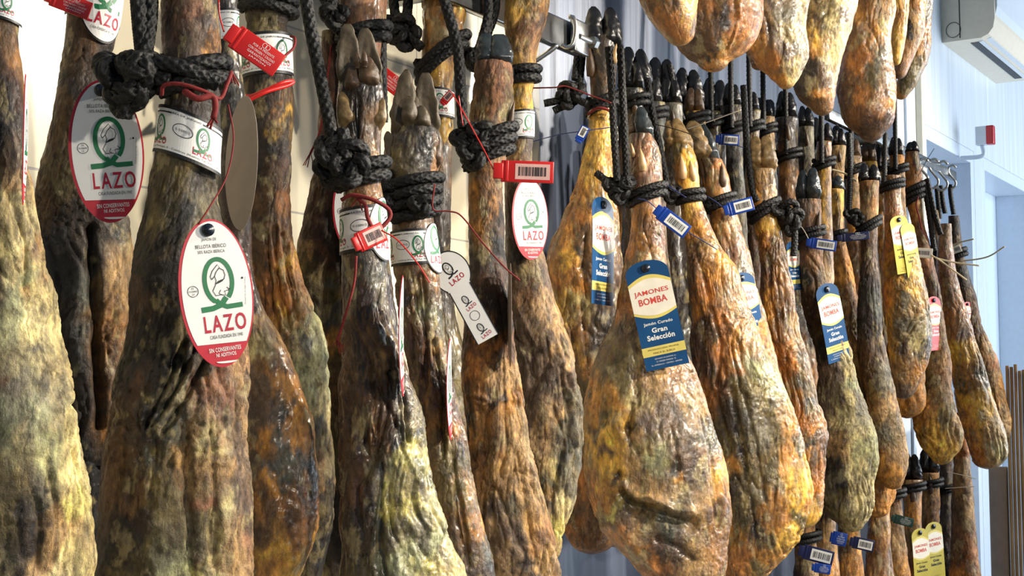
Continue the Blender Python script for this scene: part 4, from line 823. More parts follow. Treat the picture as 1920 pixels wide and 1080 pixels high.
HM['k'] = ham('amber ham with a black hoof hanging beside the blue grey wall', [(70, 1100, 1160), (130, 1104, 1158), (190, 1108, 1152), (240, 1104, 1152), (290, 1092, 1150), (350, 1076, 1154), (420, 1052, 1160), (480, 1034, 1164), (520, 1028, 1166), (570, 1034, 1168), (620, 1046, 1170), (680, 1062, 1174), (750, 1080, 1178), (820, 1080, 1184), (900, 1066, 1180), (970, 1052, 1176), (1010, 1060, 1160)], 1.33,
 [(1130, 90, 'dk'), (1110, 130, 'lb', 18), (1140, 140, 'br', 20), (1125, 170, 'dk', 20), (1130, 225, 'yl', 22), (1120, 270, 'yl'), (1100, 310, 'yl', 24), (1140, 310, 'am', 20), (1090, 360, 'am', 24), (1120, 380, 'lb', 20), (1080, 420, 'ora', 22), (1100, 440, 'mv', 18), (1060, 460, 'am', 20), (1095, 490, 'dk', 14), (1070, 500, 'yl', 18), (1050, 520, 'ora', 20), (1085, 540, 'am', 20), (1055, 570, 'yl', 20), (1085, 580, 'cr', 14), (1080, 620, 'lb', 20), (1070, 660, 'yl', 16), (1095, 680, 'lb', 20), (1100, 740, 'ol', 20), (1130, 420, 'am', 24), (1150, 520, 'br'), (1140, 620, 'dk'), (1100, 900, 'ora', 26), (1080, 960, 'br', 26), (1150, 950, 'br'), (1070, 1010, 'ora', 26)], seed=13, nu=180, nv=380, oily=True, ridges=[([(1098, 440), (1090, 500), (1100, 560)], 6, -.006), ([(1060, 560), (1080, 680)], 5, -.004), ([(1085, 560), (1100, 680)], 5, -.004)], flat=[(165, 210)])
H = HM['k']; claw(H, 1115, 110, 1113, 12, 42, 0, 1.1, 'black', .008); claw(H, 1148, 110, 1144, 14, 40, 0, 1.1, 'black', .006)
add_dewclaw(H, 1108, 130, 50, 18, -6, 'brown'); add_dewclaw(H, 1152, 110, 28, 12, 4, 'pale')
HM['k2'] = ham('ham almost hidden behind the central one, brown rump showing below', [(250, 1165, 1195), (400, 1150, 1200), (550, 1130, 1210), (700, 1110, 1220), (850, 1100, 1230), (950, 1100, 1225), (1000, 1110, 1200)], 1.41,
 [(1170, 350, 'lb'), (1160, 450, 'am'), (1150, 600, 'dk'), (1140, 800, 'rb'), (1130, 960, 'br'), (1160, 1000, 'am', 20)], seed=14, nu=100, nv=180, oily=True, group='hanging cured hams')
# central group
HM['m'] = ham('broad central ham with the large blue label and cut face', [(252, 1178, 1224), (280, 1176, 1236), (310, 1177, 1241), (340, 1180, 1242), (375, 1184, 1240), (420, 1182, 1246), (470, 1172, 1250), (510, 1163, 1252), (550, 1158, 1256), (600, 1146, 1268), (650, 1126, 1288), (700, 1109, 1308), (740, 1099, 1323), (780, 1094, 1334), (830, 1092, 1347), (880, 1092, 1360), (920, 1097, 1367), (960, 1110, 1370), (1000, 1132, 1369), (1040, 1163, 1366), (1080, 1198, 1360), (1110, 1235, 1335)], 1.15,
 [(1200, 262, 'mv', 18), (1200, 290, 'pk', 24), (1225, 300, 'mv', 18), (1190, 320, 'lb', 18), (1220, 335, 'pk', 20), (1210, 400, 'lb', 24), (1190, 430, 'am', 20), (1235, 440, 'pk', 20), (1215, 460, 'am', 20), (1180, 470, 'ora', 20), (1235, 500, 'tn', 16), (1170, 510, 'tn', 16), (1170, 560, 'ora', 22), (1240, 560, 'am', 24), (1165, 610, 'br', 22), (1160, 650, 'ol', 20), (1135, 660, 'br', 20), (1190, 660, 'cr', 14), (1270, 650, 'tn', 22), (1140, 700, 'ol', 26), (1180, 700, 'ol', 20), (1115, 720, 'am', 20), (1285, 690, 'lb', 22), (1220, 700, 'tn', 22), (1300, 730, 'tn', 24), (1120, 750, 'am', 20), (1195, 740, 'cr', 15), (1160, 750, 'am', 20), (1140, 790, 'ol', 18), (1160, 785, 'yl', 22), (1145, 810, 'yl', 16), (1240, 750, 'mv', 24), (1265, 780, 'mv', 26), (1290, 760, 'tn', 22), (1110, 800, 'br', 16), (1120, 820, 'dk', 14), (1180, 800, 'dk', 14), (1185, 835, 'tn', 22), (1210, 800, 'mv', 18), (1110, 850, 'yl', 26), (1140, 845, 'mv', 12), (1230, 850, 'gg', 20), (1215, 870, 'tn', 20), (1135, 895, 'yl', 26), (1105, 900, 'ora', 20), (1145, 890, 'yl', 24), (1270, 870, 'mv', 26), (1300, 880, 'mv', 30), (1265, 880, 'bg', 18), (1330, 820, 'gy', 22), (1340, 860, 'lb', 20), (1352, 885, 'yl', 18), (1325, 920, 'tn', 20), (1120, 940, 'ora', 20), (1140, 930, 'am', 18), (1160, 910, 'mv', 14), (1200, 900, 'tn', 18), (1230, 920, 'tn', 20), (1285, 920, 'cr', 18), (1280, 905, 'am', 16), (1190, 950, 'ol', 22), (1230, 970, 'bg', 24), (1260, 990, 'bg', 24), (1285, 975, 'gy', 20), (1155, 965, 'yg', 14), (1150, 980, 'br', 18), (1175, 985, 'mv', 16), (1200, 1000, 'tn', 18), (1310, 970, 'tn', 22), (1345, 960, 'br', 22), (1360, 930, 'am', 16), (1160, 1010, 'ora', 20), (1240, 1030, 'rb', 18), (1270, 1030, 'mv', 20), (1300, 1050, 'tn', 20), (1200, 1040, 'am', 20), (1340, 1030, 'lb', 20), (1230, 1070, 'ora', 20), (1290, 1085, 'tn', 20)], seed=15, nu=320, nv=560, oily=True, wr=0.7, lump=0.9, spread=0.8,
 ridges=[([(1165, 905), (1180, 930), (1230, 940), (1262, 955), (1292, 962)], 9, .012), ([(1165, 925), (1190, 950), (1230, 958), (1270, 975), (1300, 985)], 12, -.014), ([(1258, 800), (1268, 850), (1272, 880)], 4, -.004), ([(1300, 700), (1325, 800), (1345, 900), (1352, 990)], 5, -.007), ([(1105, 1000), (1160, 980), (1200, 1040), (1240, 1080)], 8, .006), ([(1235, 1010), (1270, 1025), (1300, 1050)], 7, -.007), ([(1165, 770), (1150, 800), (1120, 830), (1110, 860)], 12, .006), ([(1185, 760), (1175, 810), (1195, 850)], 6, -.006), ([(1160, 890), (1168, 920)], 6, -.01), ([(1195, 640), (1190, 720), (1196, 760)], 5, -.004)],
 dents=[(1183, 806, 12, 12, .008), (1262, 880, 20, 12, .005), (1235, 985, 40, 26, .006), (1270, 860, 5, 5, .006)], flat=[(340, 385)])
H = HM['m']; claw(H, 1192, 266, 1190, 214, 28, 0, 1.2, 'brown', -.006); claw(H, 1210, 272, 1201, 200, 34, 0, 1.0, 'slate', .004)
add_dewclaw(H, 1205, 310, 32, 15, -5, 'pale'); add_dewclaw(H, 1187, 288, 20, 8, -4, 'pale')
HM['n'] = ham('glossy amber ham right of the central one, olive mould on its rump', [(270, 1256, 1296), (300, 1258, 1306), (330, 1262, 1311), (370, 1272, 1314), (400, 1278, 1324), (450, 1285, 1344), (500, 1288, 1372), (550, 1290, 1392), (600, 1292, 1412), (650, 1293, 1436), (700, 1298, 1462), (750, 1308, 1486), (800, 1322, 1505), (850, 1334, 1518), (900, 1342, 1525), (940, 1346, 1524), (980, 1350, 1514), (1020, 1352, 1492), (1060, 1356, 1462), (1090, 1364, 1432)], 1.15,
 [(1270, 280, 'ol', 18), (1285, 300, 'yl', 18), (1270, 330, 'am', 20), (1298, 330, 'yl', 18), (1295, 400, 'yl', 20), (1320, 420, 'lb', 20), (1300, 440, 'am', 20), (1335, 460, 'tn', 18), (1305, 480, 'lb', 20), (1340, 500, 'am', 20), (1300, 530, 'br', 18), (1330, 540, 'ora', 22), (1365, 540, 'tn', 18), (1305, 580, 'am', 18), (1320, 610, 'rb', 22), (1360, 590, 'ora', 24), (1385, 590, 'tn', 18), (1310, 650, 'rb', 22), (1345, 640, 'ora', 24), (1335, 620, 'ol', 12), (1380, 640, 'am', 20), (1410, 640, 'tn', 22), (1325, 690, 'rb', 24), (1355, 680, 'ora', 24), (1385, 690, 'ora', 18), (1415, 685, 'gg', 24), (1440, 690, 'gg', 20), (1320, 740, 'ora', 18), (1350, 735, 'rb', 18), (1385, 730, 'ol', 24), (1420, 740, 'ol', 22), (1455, 730, 'gg', 22), (1370, 780, 'dk', 20), (1400, 780, 'gy', 22), (1440, 770, 'ol', 24), (1475, 780, 'tn', 22), (1360, 830, 'ol', 22), (1390, 840, 'dk', 20), (1420, 820, 'gy', 22), (1455, 830, 'ol', 20), (1485, 810, 'am', 18), (1505, 840, 'gy', 16), (1375, 880, 'am', 18), (1410, 890, 'ol', 24), (1450, 880, 'ol', 18), (1480, 870, 'am', 24), (1510, 890, 'yl', 24), (1490, 910, 'yl', 24), (1380, 930, 'dk', 18), (1420, 930, 'gy', 22), (1455, 930, 'am', 22), (1495, 940, 'yl', 24), (1515, 930, 'am', 18), (1400, 970, 'ol', 22), (1440, 970, 'am', 20), (1470, 975, 'am', 20), (1500, 970, 'ol', 18), (1380, 1010, 'am', 20), (1420, 1010, 'dk', 20), (1450, 1010, 'ol', 20), (1490, 1005, 'yl', 18), (1400, 1050, 'ora', 20), (1440, 1050, 'am', 20), (1370, 1060, 'ora', 20), (1420, 1080, 'ol', 20)], seed=16, nu=300, nv=540, oily=True, wr=1.0, spread=0.8,
 ridges=[([(1315, 600), (1310, 680), (1320, 760)], 6, -.007), ([(1335, 580), (1350, 640), (1345, 720)], 5, -.006), ([(1360, 590), (1390, 640), (1420, 700)], 5, .004), ([(1370, 730), (1390, 830), (1400, 900)], 6, -.006), ([(1395, 740), (1420, 850), (1435, 940)], 5, -.005), ([(1340, 740), (1365, 830), (1375, 900)], 5, -.005), ([(1300, 460), (1330, 560)], 5, -.004)], flat=[(350, 385)])
H = HM['n']; claw(H, 1264, 290, 1254, 226, 30, 0, 1.1, 'tan', .002); claw(H, 1286, 296, 1268, 222, 36, 0, 1.1, 'tan', .006)
add_dewclaw(H, 1281, 325, 34, 16, -4, 'pale'); add_dewclaw(H, 1300, 330, 30, 12, -6, 'pale')
HM['o'] = ham('shank with twisted dark trotter between two amber hams, half covered blue tag', [(300, 1300, 1352), (330, 1310, 1364), (370, 1322, 1374), (420, 1330, 1388), (480, 1336, 1406), (540, 1342, 1422), (600, 1350, 1438), (660, 1362, 1456), (720, 1376, 1470), (790, 1390, 1490), (870, 1400, 1500), (950, 1410, 1490)], 1.20,
 [(1320, 310, 'br', 18), (1345, 330, 'ora', 20), (1330, 340, 'am', 18), (1350, 410, 'am', 20), (1375, 410, 'tn', 18), (1360, 450, 'lb', 20), (1380, 480, 'pk', 20), (1395, 500, 'gy', 20), (1400, 550, 'tn', 20), (1420, 600, 'am', 22), (1440, 660, 'am', 22), (1430, 560, 'gy', 18)], seed=17, nu=160, nv=300, oily=True, flat=[(350, 395)])
H = HM['o']; claw(H, 1320, 320, 1298, 226, 48, 0, 1.0, 'tan', .004); claw(H, 1340, 322, 1316, 230, 32, 0, 1.0, 'slate', .0); add_dewclaw(H, 1355, 340, 34, 14, -2, 'brown'); add_dewclaw(H, 1314, 345, 30, 14, 0, 'brown')
HM['p'] = ham('orange rumped ham with ribbed shank and round knobbly trotter', [(318, 1405, 1452), (350, 1406, 1455), (390, 1408, 1456), (430, 1416, 1466), (480, 1422, 1478), (530, 1424, 1486), (580, 1426, 1494), (630, 1432, 1504), (680, 1444, 1518), (730, 1456, 1532), (780, 1464, 1544), (830, 1468, 1551), (880, 1470, 1551), (930, 1474, 1546), (975, 1482, 1534)], 1.17,
 [(1430, 330, 'tn', 18), (1415, 370, 'am', 18), (1440, 370, 'tn', 18), (1440, 430, 'yl', 18), (1430, 450, 'ora', 18), (1455, 470, 'br', 18), (1440, 510, 'rb', 18), (1470, 530, 'lb', 18), (1440, 560, 'am', 20), (1475, 590, 'br', 18), (1450, 610, 'lb', 18), (1490, 620, 'tn', 16), (1465, 650, 'ora', 22), (1500, 670, 'gy', 16), (1480, 690, 'ora', 24), (1510, 710, 'gy', 18), (1490, 740, 'am', 24), (1525, 750, 'bg', 16), (1500, 790, 'ora', 24), (1525, 800, 'am', 18), (1520, 840, 'bg', 16), (1540, 830, 'mv', 16), (1500, 860, 'am', 22), (1520, 900, 'ora', 26), (1500, 960, 'yl', 24)], seed=18, nu=200, nv=400, oily=True, wr=1.2, ridges=[([(1440, 480), (1445, 560), (1460, 640)], 4, -.006), ([(1455, 500), (1465, 600)], 4, -.005), ([(1470, 520), (1480, 610)], 4, -.005)], flat=[(380, 425)])
H = HM['p']; claw(H, 1420, 330, 1417, 256, 32, 0, 1.1, 'tan', .002); claw(H, 1441, 330, 1436, 254, 33, 0, 1.1, 'tan', .003)
HM['q'] = ham('grey brown ham carrying the narrow blue label, second cluster from the right', [(375, 1490, 1538), (420, 1494, 1540), (460, 1497, 1543), (510, 1499, 1548), (560, 1503, 1566), (610, 1512, 1584), (660, 1522, 1598), (710, 1531, 1612), (760, 1538, 1628), (810, 1542, 1640), (860, 1544, 1645), (910, 1544, 1647), (945, 1545, 1645), (968, 1552, 1638), (982, 1568, 1624)], 1.17,
 [(1510, 390, 'mv', 18), (1530, 400, 'lb', 16), (1515, 480, 'rb', 18), (1535, 500, 'lb', 14), (1510, 530, 'dk', 18), (1535, 540, 'br', 16), (1520, 590, 'rb', 18), (1550, 620, 'ol', 18), (1540, 660, 'dk', 16), (1580, 620, 'tn', 16), (1585, 680, 'cr', 16), (1560, 700, 'mv', 22), (1590, 730, 'gg', 18), (1555, 750, 'mv', 20), (1580, 780, 'cr', 16), (1610, 760, 'gy', 16), (1565, 820, 'tn', 18), (1600, 800, 'cr', 14), (1625, 840, 'gg', 16), (1560, 870, 'dk', 16), (1590, 880, 'cr', 14), (1575, 925, 'bk', 12), (1570, 900, 'gy', 16), (1620, 910, 'cr', 16), (1600, 960, 'cr', 18), (1560, 960, 'ol', 16)], seed=19, nu=220, nv=400, wr=1.2, lump=1.2, flat=[(420, 470)], dents=[(1572, 925, 9, 9, .012)])
H = HM['q']; claw(H, 1502, 382, 1506, 318, 22, 0, 1.3, 'slate', .0); claw(H, 1524, 384, 1524, 314, 28, 0, 1.2, 'slate', .003); add_dewclaw(H, 1533, 430, 36, 12, 4, 'brown')
HM['r'] = ham('tan shanked ham with a flat black hoof behind the narrow blue label', [(356, 1543, 1582), (400, 1545, 1581), (440, 1546, 1583), (480, 1551, 1592), (530, 1555, 1602), (580, 1560, 1612), (640, 1568, 1626), (700, 1580, 1642), (760, 1592, 1656), (820, 1602, 1672), (880, 1604, 1682), (930, 1608, 1682), (955, 1618, 1672)], 1.235,
 [(1560, 380, 'yl', 18), (1570, 420, 'tn', 16), (1570, 480, 'am', 18), (1580, 520, 'am', 16), (1560, 540, 'br', 14), (1590, 560, 'lb', 16), (1600, 620, 'br', 18), (1610, 680, 'tn', 16), (1620, 740, 'ol', 18), (1640, 800, 'tn', 18), (1655, 850, 'tn', 18), (1660, 920, 'am', 18)], seed=20, nu=160, nv=300, flat=[(420, 470)])
H = HM['r']; claw(H, 1552, 364, 1552, 328, 20, 0, 1.3, 'slate', .002); claw(H, 1572, 364, 1571, 329, 22, 0, 1.3, 'slate', .002)
HM['s'] = ham('dark brown ham tied by a slanting rope with one free end', [(340, 1612, 1650), (380, 1612, 1648), (430, 1612, 1646), (480, 1611, 1648), (540, 1608, 1650), (600, 1607, 1653), (660, 1610, 1662), (720, 1618, 1674), (780, 1628, 1690), (840, 1634, 1702), (885, 1642, 1704), (905, 1652, 1696)], 1.16,
 [(1630, 360, 'lb', 16), (1630, 400, 'tn', 16), (1625, 450, 'br', 16), (1640, 480, 'mv', 16), (1625, 530, 'dk', 18), (1645, 560, 'bg', 12), (1625, 600, 'dk', 18), (1645, 640, 'mv', 14), (1630, 690, 'br', 18), (1655, 700, 'gy', 14), (1660, 760, 'tn', 16), (1665, 820, 'gy', 16), (1680, 850, 'tn', 16), (1660, 880, 'am', 14)], seed=21, nu=160, nv=300, flat=[(400, 440)])
H = HM['s']; claw(H, 1621, 352, 1620, 306, 22, 0, 1.3, 'black', .002); claw(H, 1641, 352, 1638, 308, 22, 0, 1.3, 'black', .002)
HM['t'] = ham('short yellow amber ham wearing the yellow tags', [(330, 1652, 1690), (380, 1656, 1692), (420, 1657, 1700), (470, 1656, 1716), (520, 1656, 1732), (570, 1658, 1744), (620, 1662, 1750), (660, 1665, 1746), (700, 1668, 1734), (735, 1672, 1716)], 1.16,
 [(1670, 350, 'lb', 16), (1680, 400, 'pk', 16), (1670, 450, 'am', 16), (1690, 470, 'tn', 14), (1675, 500, 'yl', 18), (1700, 520, 'yl', 14), (1670, 550, 'am', 18), (1695, 560, 'gy', 14), (1720, 570, 'tn', 14), (1740, 590, 'ol', 14), (1665, 600, 'yl', 14), (1690, 610, 'gy', 14), (1715, 630, 'cr', 14), (1735, 640, 'dk', 12), (1670, 660, 'yl', 12), (1695, 660, 'mv', 14), (1720, 690, 'am', 14), (1690, 700, 'tn', 14), (1680, 725, 'br', 12), (1700, 735, 'mv', 12)], seed=22, nu=200, nv=340, oily=True, wr=1.1)
HM['u'] = ham('tan ham with a red tag, curled rump, below a thick black rope', [(285, 1697, 1723), (320, 1694, 1728), (370, 1698, 1728), (420, 1706, 1736), (480, 1715, 1748), (540, 1722, 1762), (600, 1728, 1772), (660, 1728, 1780), (720, 1716, 1786), (770, 1706, 1793), (810, 1712, 1806), (840, 1728, 1800), (860, 1745, 1785)], 1.17,
 [(1710, 310, 'ora', 14), (1720, 300, 'dk', 12), (1712, 400, 'am', 14), (1725, 450, 'br', 14), (1735, 500, 'pk', 14), (1745, 560, 'br', 14), (1750, 610, 'lb', 14), (1745, 670, 'tn', 16), (1765, 700, 'lb', 14), (1740, 720, 'ol', 14), (1725, 770, 'am', 14), (1745, 800, 'yl', 14), (1765, 780, 'ol', 14), (1790, 800, 'tn', 14), (1770, 840, 'yl', 14)], seed=23, nu=160, nv=300, flat=[(345, 385)])
H = HM['u']; claw(H, 1704, 292, 1707, 266, 16, 0, 1.3, 'black', 0); claw(H, 1716, 292, 1714, 264, 16, 0, 1.3, 'black', 0)
HM['v'] = ham('rightmost orange ham with the long golden rump edge', [(420, 1762, 1784), (470, 1758, 1788), (520, 1757, 1797), (570, 1761, 1808), (620, 1768, 1824), (670, 1776, 1840), (720, 1784, 1852), (780, 1794, 1872), (830, 1806, 1890), (858, 1815, 1890)], 1.13,
 [(1772, 440, 'tn', 12), (1770, 490, 'pk', 14), (1780, 540, 'lb', 12), (1790, 570, 'ora', 14), (1785, 620, 'ora', 14), (1805, 620, 'lb', 12), (1800, 660, 'yl', 16), (1815, 700, 'am', 14), (1805, 720, 'ol', 12), (1820, 740, 'yl', 16), (1835, 700, 'gy', 12), (1840, 790, 'yl', 14), (1815, 800, 'am', 14), (1860, 820, 'tn', 14), (1880, 840, 'cr', 12), (1830, 850, 'ora', 14)], seed=24, nu=180, nv=320, oily=True)
HM['w'] = ham('farthest right ham, reddish rump, black hoof hidden by rope', [(405, 1778, 1798), (450, 1779, 1804), (500, 1784, 1814), (560, 1794, 1830), (620, 1806, 1848), (680, 1820, 1872), (740, 1836, 1890), (790, 1848, 1897), (820, 1860, 1893)], 1.20,
 [(1788, 430, 'dk', 12), (1792, 480, 'br', 12), (1805, 520, 'dk', 12), (1815, 570, 'br', 12), (1835, 620, 'br', 12), (1850, 650, 'tn', 12), (1860, 680, 'ora', 10), (1860, 710, 'tn', 12), (1878, 740, 'am', 12), (1885, 790, 'tn', 12)], seed=25, nu=140, nv=260)
HM['w2'] = ham('narrow ham squeezed between red tagged ham and the golden edged one', [(395, 1742, 1762), (450, 1744, 1768), (520, 1752, 1782), (600, 1766, 1806), (680, 1780, 1830), (760, 1796, 1850), (820, 1806, 1850)], 1.25,
 [(1755, 420, 'tn', 12), (1760, 480, 'br', 12), (1775, 550, 'mv', 12), (1795, 600, 'br', 12), (1820, 680, 'dk', 12), (1830, 780, 'bg', 12)], seed=26, nu=110, nv=200)

# ------------------------------------------------------------------ upper row, rumps hanging into the top of the picture
UP = [
 ('upper row ham at its left end, narrow amber tip', [(-300, 1180, 1240), (-180, 1170, 1290), (-60, 1178, 1318), (0, 1196, 1308), (40, 1222, 1304), (72, 1250, 1297)], .93, [(1240, -40, 'am', 30), (1230, 20, 'lb', 24), (1260, 10, 'br', 20), (1290, 10, 'yl', 18), (1250, 50, 'ora', 22), (1298, 50, 'br', 14), (1275, 80, 'am', 20)], []),
 ('upper row ham second from left, wide dark amber', [(-300, 1300, 1360), (-160, 1275, 1420), (-60, 1262, 1440), (0, 1258, 1434), (50, 1258, 1428), (85, 1270, 1414), (105, 1288, 1394), (116, 1306, 1370)], .98, [(1300, -40, 'ora', 26), (1360, -30, 'am', 22), (1340, 20, 'ora', 20), (1360, 40, 'dk', 20), (1390, 20, 'ora', 18), (1320, 60, 'br', 20), (1350, 90, 'dk', 18), (1310, 100, 'rb', 20), (1370, 100, 'am', 18), (1400, 60, 'ora', 18), (1330, 120, 'am', 16)], [([(1385, -20), (1388, 40), (1372, 85)], 3, .006)]),
 ('upper row ham with an orange rim and pinkish grey face', [(-300, 1400, 1460), (-160, 1395, 1510), (-60, 1388, 1526), (0, 1392, 1522), (60, 1390, 1516), (100, 1404, 1513), (140, 1440, 1500), (158, 1458, 1490)], .98, [(1440, -40, 'mv', 26), (1430, 20, 'tn', 24), (1415, 60, 'mv', 22), (1450, 50, 'mv', 24), (1480, 30, 'gy', 18), (1490, 60, 'cr', 16), (1490, 90, 'gy', 18), (1430, 80, 'am', 14), (1415, 100, 'am', 20), (1440, 130, 'ora', 16), (1470, 110, 'mv', 20), (1480, 140, 'cr', 14), (1460, 155, 'am', 12)], []),
 ('dark amber upper row ham glimpsed behind the orange rimmed one', [(-200, 1385, 1450), (-60, 1378, 1462), (40, 1380, 1466), (90, 1388, 1462), (118, 1402, 1448)], 1.10, [(1400, 40, 'br', 24), (1420, 90, 'ora', 22), (1440, 110, 'br', 20), (1400, 110, 'dk', 14)], []),
 ('upper row ham with cream wrinkled edge and blackened tip', [(-300, 1510, 1570), (-160, 1505, 1600), (-60, 1510, 1606), (0, 1504, 1604), (50, 1496, 1597), (100, 1490, 1583), (150, 1489, 1572), (185, 1500, 1568), (205, 1522, 1563)], .98, [(1550, -40, 'tn', 26), (1540, 10, 'ol', 18), (1575, 10, 'cr', 20), (1530, 30, 'br', 16), (1560, 40, 'cr', 20), (1585, 30, 'mv', 14), (1520, 60, 'yl', 18), (1545, 70, 'tn', 20), (1575, 80, 'cr', 18), (1515, 90, 'am', 16), (1550, 110, 'cr', 14), (1520, 130, 'dk', 20), (1540, 150, 'br', 20), (1510, 170, 'dk', 20), (1550, 180, 'am', 14), (1540, 205, 'br', 16)], []),
 ('lowest hanging ham of the upper row, smooth brown', [(-300, 1600, 1650), (-160, 1596, 1670), (-60, 1600, 1676), (0, 1588, 1680), (60, 1580, 1675), (110, 1574, 1674), (160, 1566, 1679), (200, 1572, 1680), (235, 1592, 1672), (254, 1612, 1655)], .98, [(1630, -40, 'am', 26), (1620, 20, 'am', 24), (1650, 10, 'tn', 16), (1665, 40, 'cr', 12), (1610, 60, 'lb', 22), (1640, 70, 'am', 20), (1650, 110, 'gy', 16), (1610, 120, 'ora', 22), (1630, 130, 'ol', 16), (1600, 160, 'br', 22), (1640, 170, 'lb', 18), (1620, 190, 'ora', 20), (1660, 200, 'am', 18), (1590, 210, 'br', 18), (1640, 230, 'rb', 20), (1650, 250, 'br', 18)], []),
 ('slim yellow fat edge of an upper row ham behind the lowest one', [(-300, 1670, 1700), (-100, 1660, 1708), (0, 1662, 1706), (50, 1666, 1702), (90, 1668, 1696), (118, 1672, 1688)], 1.02, [(1680, -20, 'yl', 24), (1690, 20, 'am', 18), (1685, 60, 'yl', 20), (1678, 100, 'yl', 18)], []),
 ('upper row ham second from right, tan with a black patch', [(-300, 1690, 1715), (-100, 1684, 1735), (0, 1686, 1738), (60, 1684, 1732), (100, 1678, 1718), (140, 1672, 1700)], 1.05, [(1710, 0, 'am', 20), (1705, 45, 'bk', 14), (1720, 60, 'tn', 16), (1700, 80, 'am', 18), (1715, 20, 'tn', 14), (1690, 120, 'lb', 16)], []),
 ('upper row ham at its right end, curved olive and orange', [(-300, 1700, 1725), (-100, 1700, 1745), (0, 1698, 1750), (60, 1692, 1751), (110, 1684, 1742), (160, 1678, 1720), (180, 1678, 1702)], 1.09, [(1740, -20, 'gy', 16), (1735, 30, 'bg', 14), (1745, 60, 'ora', 14), (1725, 90, 'am', 16), (1740, 90, 'mv', 14), (1720, 120, 'ol', 14), (1700, 150, 'ol', 16), (1690, 175, 'am', 14)], []),
]
for i, (lb, rows, pp, cps, rg) in enumerate(UP):
    ham(lb, rows, pp, cps, seed=40+i, nu=190, nv=300, oily=True, wr=0.8 if i not in (0, 1, 3, 5) else 0.4, ridges=rg, tk=1.15, group='upper row of hams', lump=1.1, mot=0.6)

# ------------------------------------------------------------------ second row: trotters and shanks glimpsed between the front hams
def back_ham(label, x, y, w, h, perp, hoofc, cols, lean=0.0, seed=0, body=True, group='second row of hams', hl=0.9, nu=70, nv=150, dewc=True, grow=0.75):
    if not hoofc: y -= 0.22*h
    prof = [(0.10, 1.0), (0.17, 0.92), (0.24, 0.86), (0.32, 1.0), (0.42, 1.3), (0.52, 1.75), (0.64, 2.4), (0.76, 2.9), (0.87, 3.0), (0.95, 2.4)]
    rows = []
    for t, k in prof:
        c = x+lean*h*t; k2 = 1+(k-1)*grow; rows.append((y+h*t, c-w*k2/2, c+w*k2/2))
    cps = []
    rr = random.Random(seed)
    for j, t in enumerate((0.12, 0.2, 0.28, 0.38, 0.5, 0.62, 0.75, 0.88)):
        for s in (-.3, .3):
            k = np.interp(t, [p[0] for p in prof], [p[1] for p in prof]); cps.append((x+lean*h*t+s*w*k, y+h*t, cols[(j+rr.randrange(2)) % len(cols)], w*0.6))
    rows = [(yy, xl-w*.07, xr+w*.07) for yy, xl, xr in rows]
    H = ham(label, rows, perp, cps, seed=100+seed, nu=nu, nv=nv, oily=bool(seed % 2), group=group, rx=x+lean*h*.4)
    if hoofc:
        hh = w*1.5*hl; y1 = rows[0][0]
        claw(H, x-w*.24, y1+w*.25, x-w*.20, y1-hh, w*.62, 0, 1.25, hoofc, .002); claw(H, x+w*.26, y1+w*.25, x+w*.18, y1-hh*.95, w*.60, 0, 1.25, hoofc, .003)
        if w > 20 and dewc: add_dewclaw(H, x+w*.1, y1+w*.9, w*.7, w*.28, -2, 'brown')
    return H
BK = [('black hooved trotter just right of the double rope, second row', 1186, 78, 40, 900, 1.30, 'black', ['bk', 'dk', 'bg', 'dk', 'dk'], .01),
 ('dark trotter second from left in the back row under the upper hams', 1222, 108, 36, 860, 1.32, 'black', ['bk', 'dk', 'bg', 'mv', 'dk'], .03),  # near-black and grey tones
 ('grey streaked trotter behind the central ham', 1258, 112, 36, 840, 1.33, 'black', ['gy', 'bg', 'dk', 'mv', 'dk'], .02),
 ('pale yellow fronted shank under the wide upper ham', 1302, 130, 34, 800, 1.33, 'brown', ['dk', 'yl', 'tn', 'dk', 'br'], .03),
 ('grey forked shank right of the pale yellow fronted one', 1336, 132, 28, 780, 1.34, 'black', ['gy', 'ol', 'dk', 'gy', 'br'], .02),
 ('black shank under the gap between two upper hams', 1372, 120, 32, 790, 1.30, 'black', ['bk', 'dk', 'bg', 'mv', 'gy'], .03),
 ('olive forked trotter next to the black shank', 1408, 132, 28, 760, 1.31, 'black', ['ol', 'dk', 'tn', 'br', 'rb'], .02),
 ('grey brown forked trotter above the ribbed amber shank', 1434, 146, 26, 740, 1.33, 'black', ['gy', 'tn', 'dk', 'br', 'ora'], .02),
 ('dark smooth shank behind the knobbly trotter', 1474, 150, 38, 720, 1.30, 'black', ['bk', 'dk', 'lb', 'am', 'tn'], .03),
 ('slate shank left of the two tan trotters', 1510, 170, 30, 690, 1.31, 'black', ['dk', 'gy', 'dk', 'br', 'dk'], .02),
 ('tan trotter below the fourth upper ham', 1546, 200, 28, 660, 1.24, 'black', ['tn', 'lb', 'yl', 'br', 'am'], -.01),
 ('brown trotter left of the lowest upper ham', 1572, 210, 26, 640, 1.30, 'black', ['lb', 'tn', 'br', 'br', 'dk'], -.01),
 ('gnarled yellow trotter below the lowest upper ham', 1600, 232, 26, 620, 1.28, 'brown', ['yl', 'tn', 'am', 'lb', 'ora'], .01),
 ('pale shank directly under the tip of the lowest upper ham', 1628, 244, 28, 600, 1.32, 'brown', ['yl', 'am', 'tn', 'am', 'br'], .01),
 ('golden shank behind the slanting rope ham', 1652, 236, 24, 590, 1.33, 'brown', ['yl', 'tn', 'am', 'am', 'lb'], .01),
 ('green black hooved trotter right of the lowest upper ham', 1680, 236, 26, 560, 1.22, 'black', ['lb', 'am', 'tn', 'am', 'ora'], .04)]
BH = []
for i, (lb, x, y, w, h, pp, hc, cl, ln) in enumerate(BK):
    BH.append(back_ham(lb, x, y, w, h, pp, hc, cl, ln, seed=i+1))
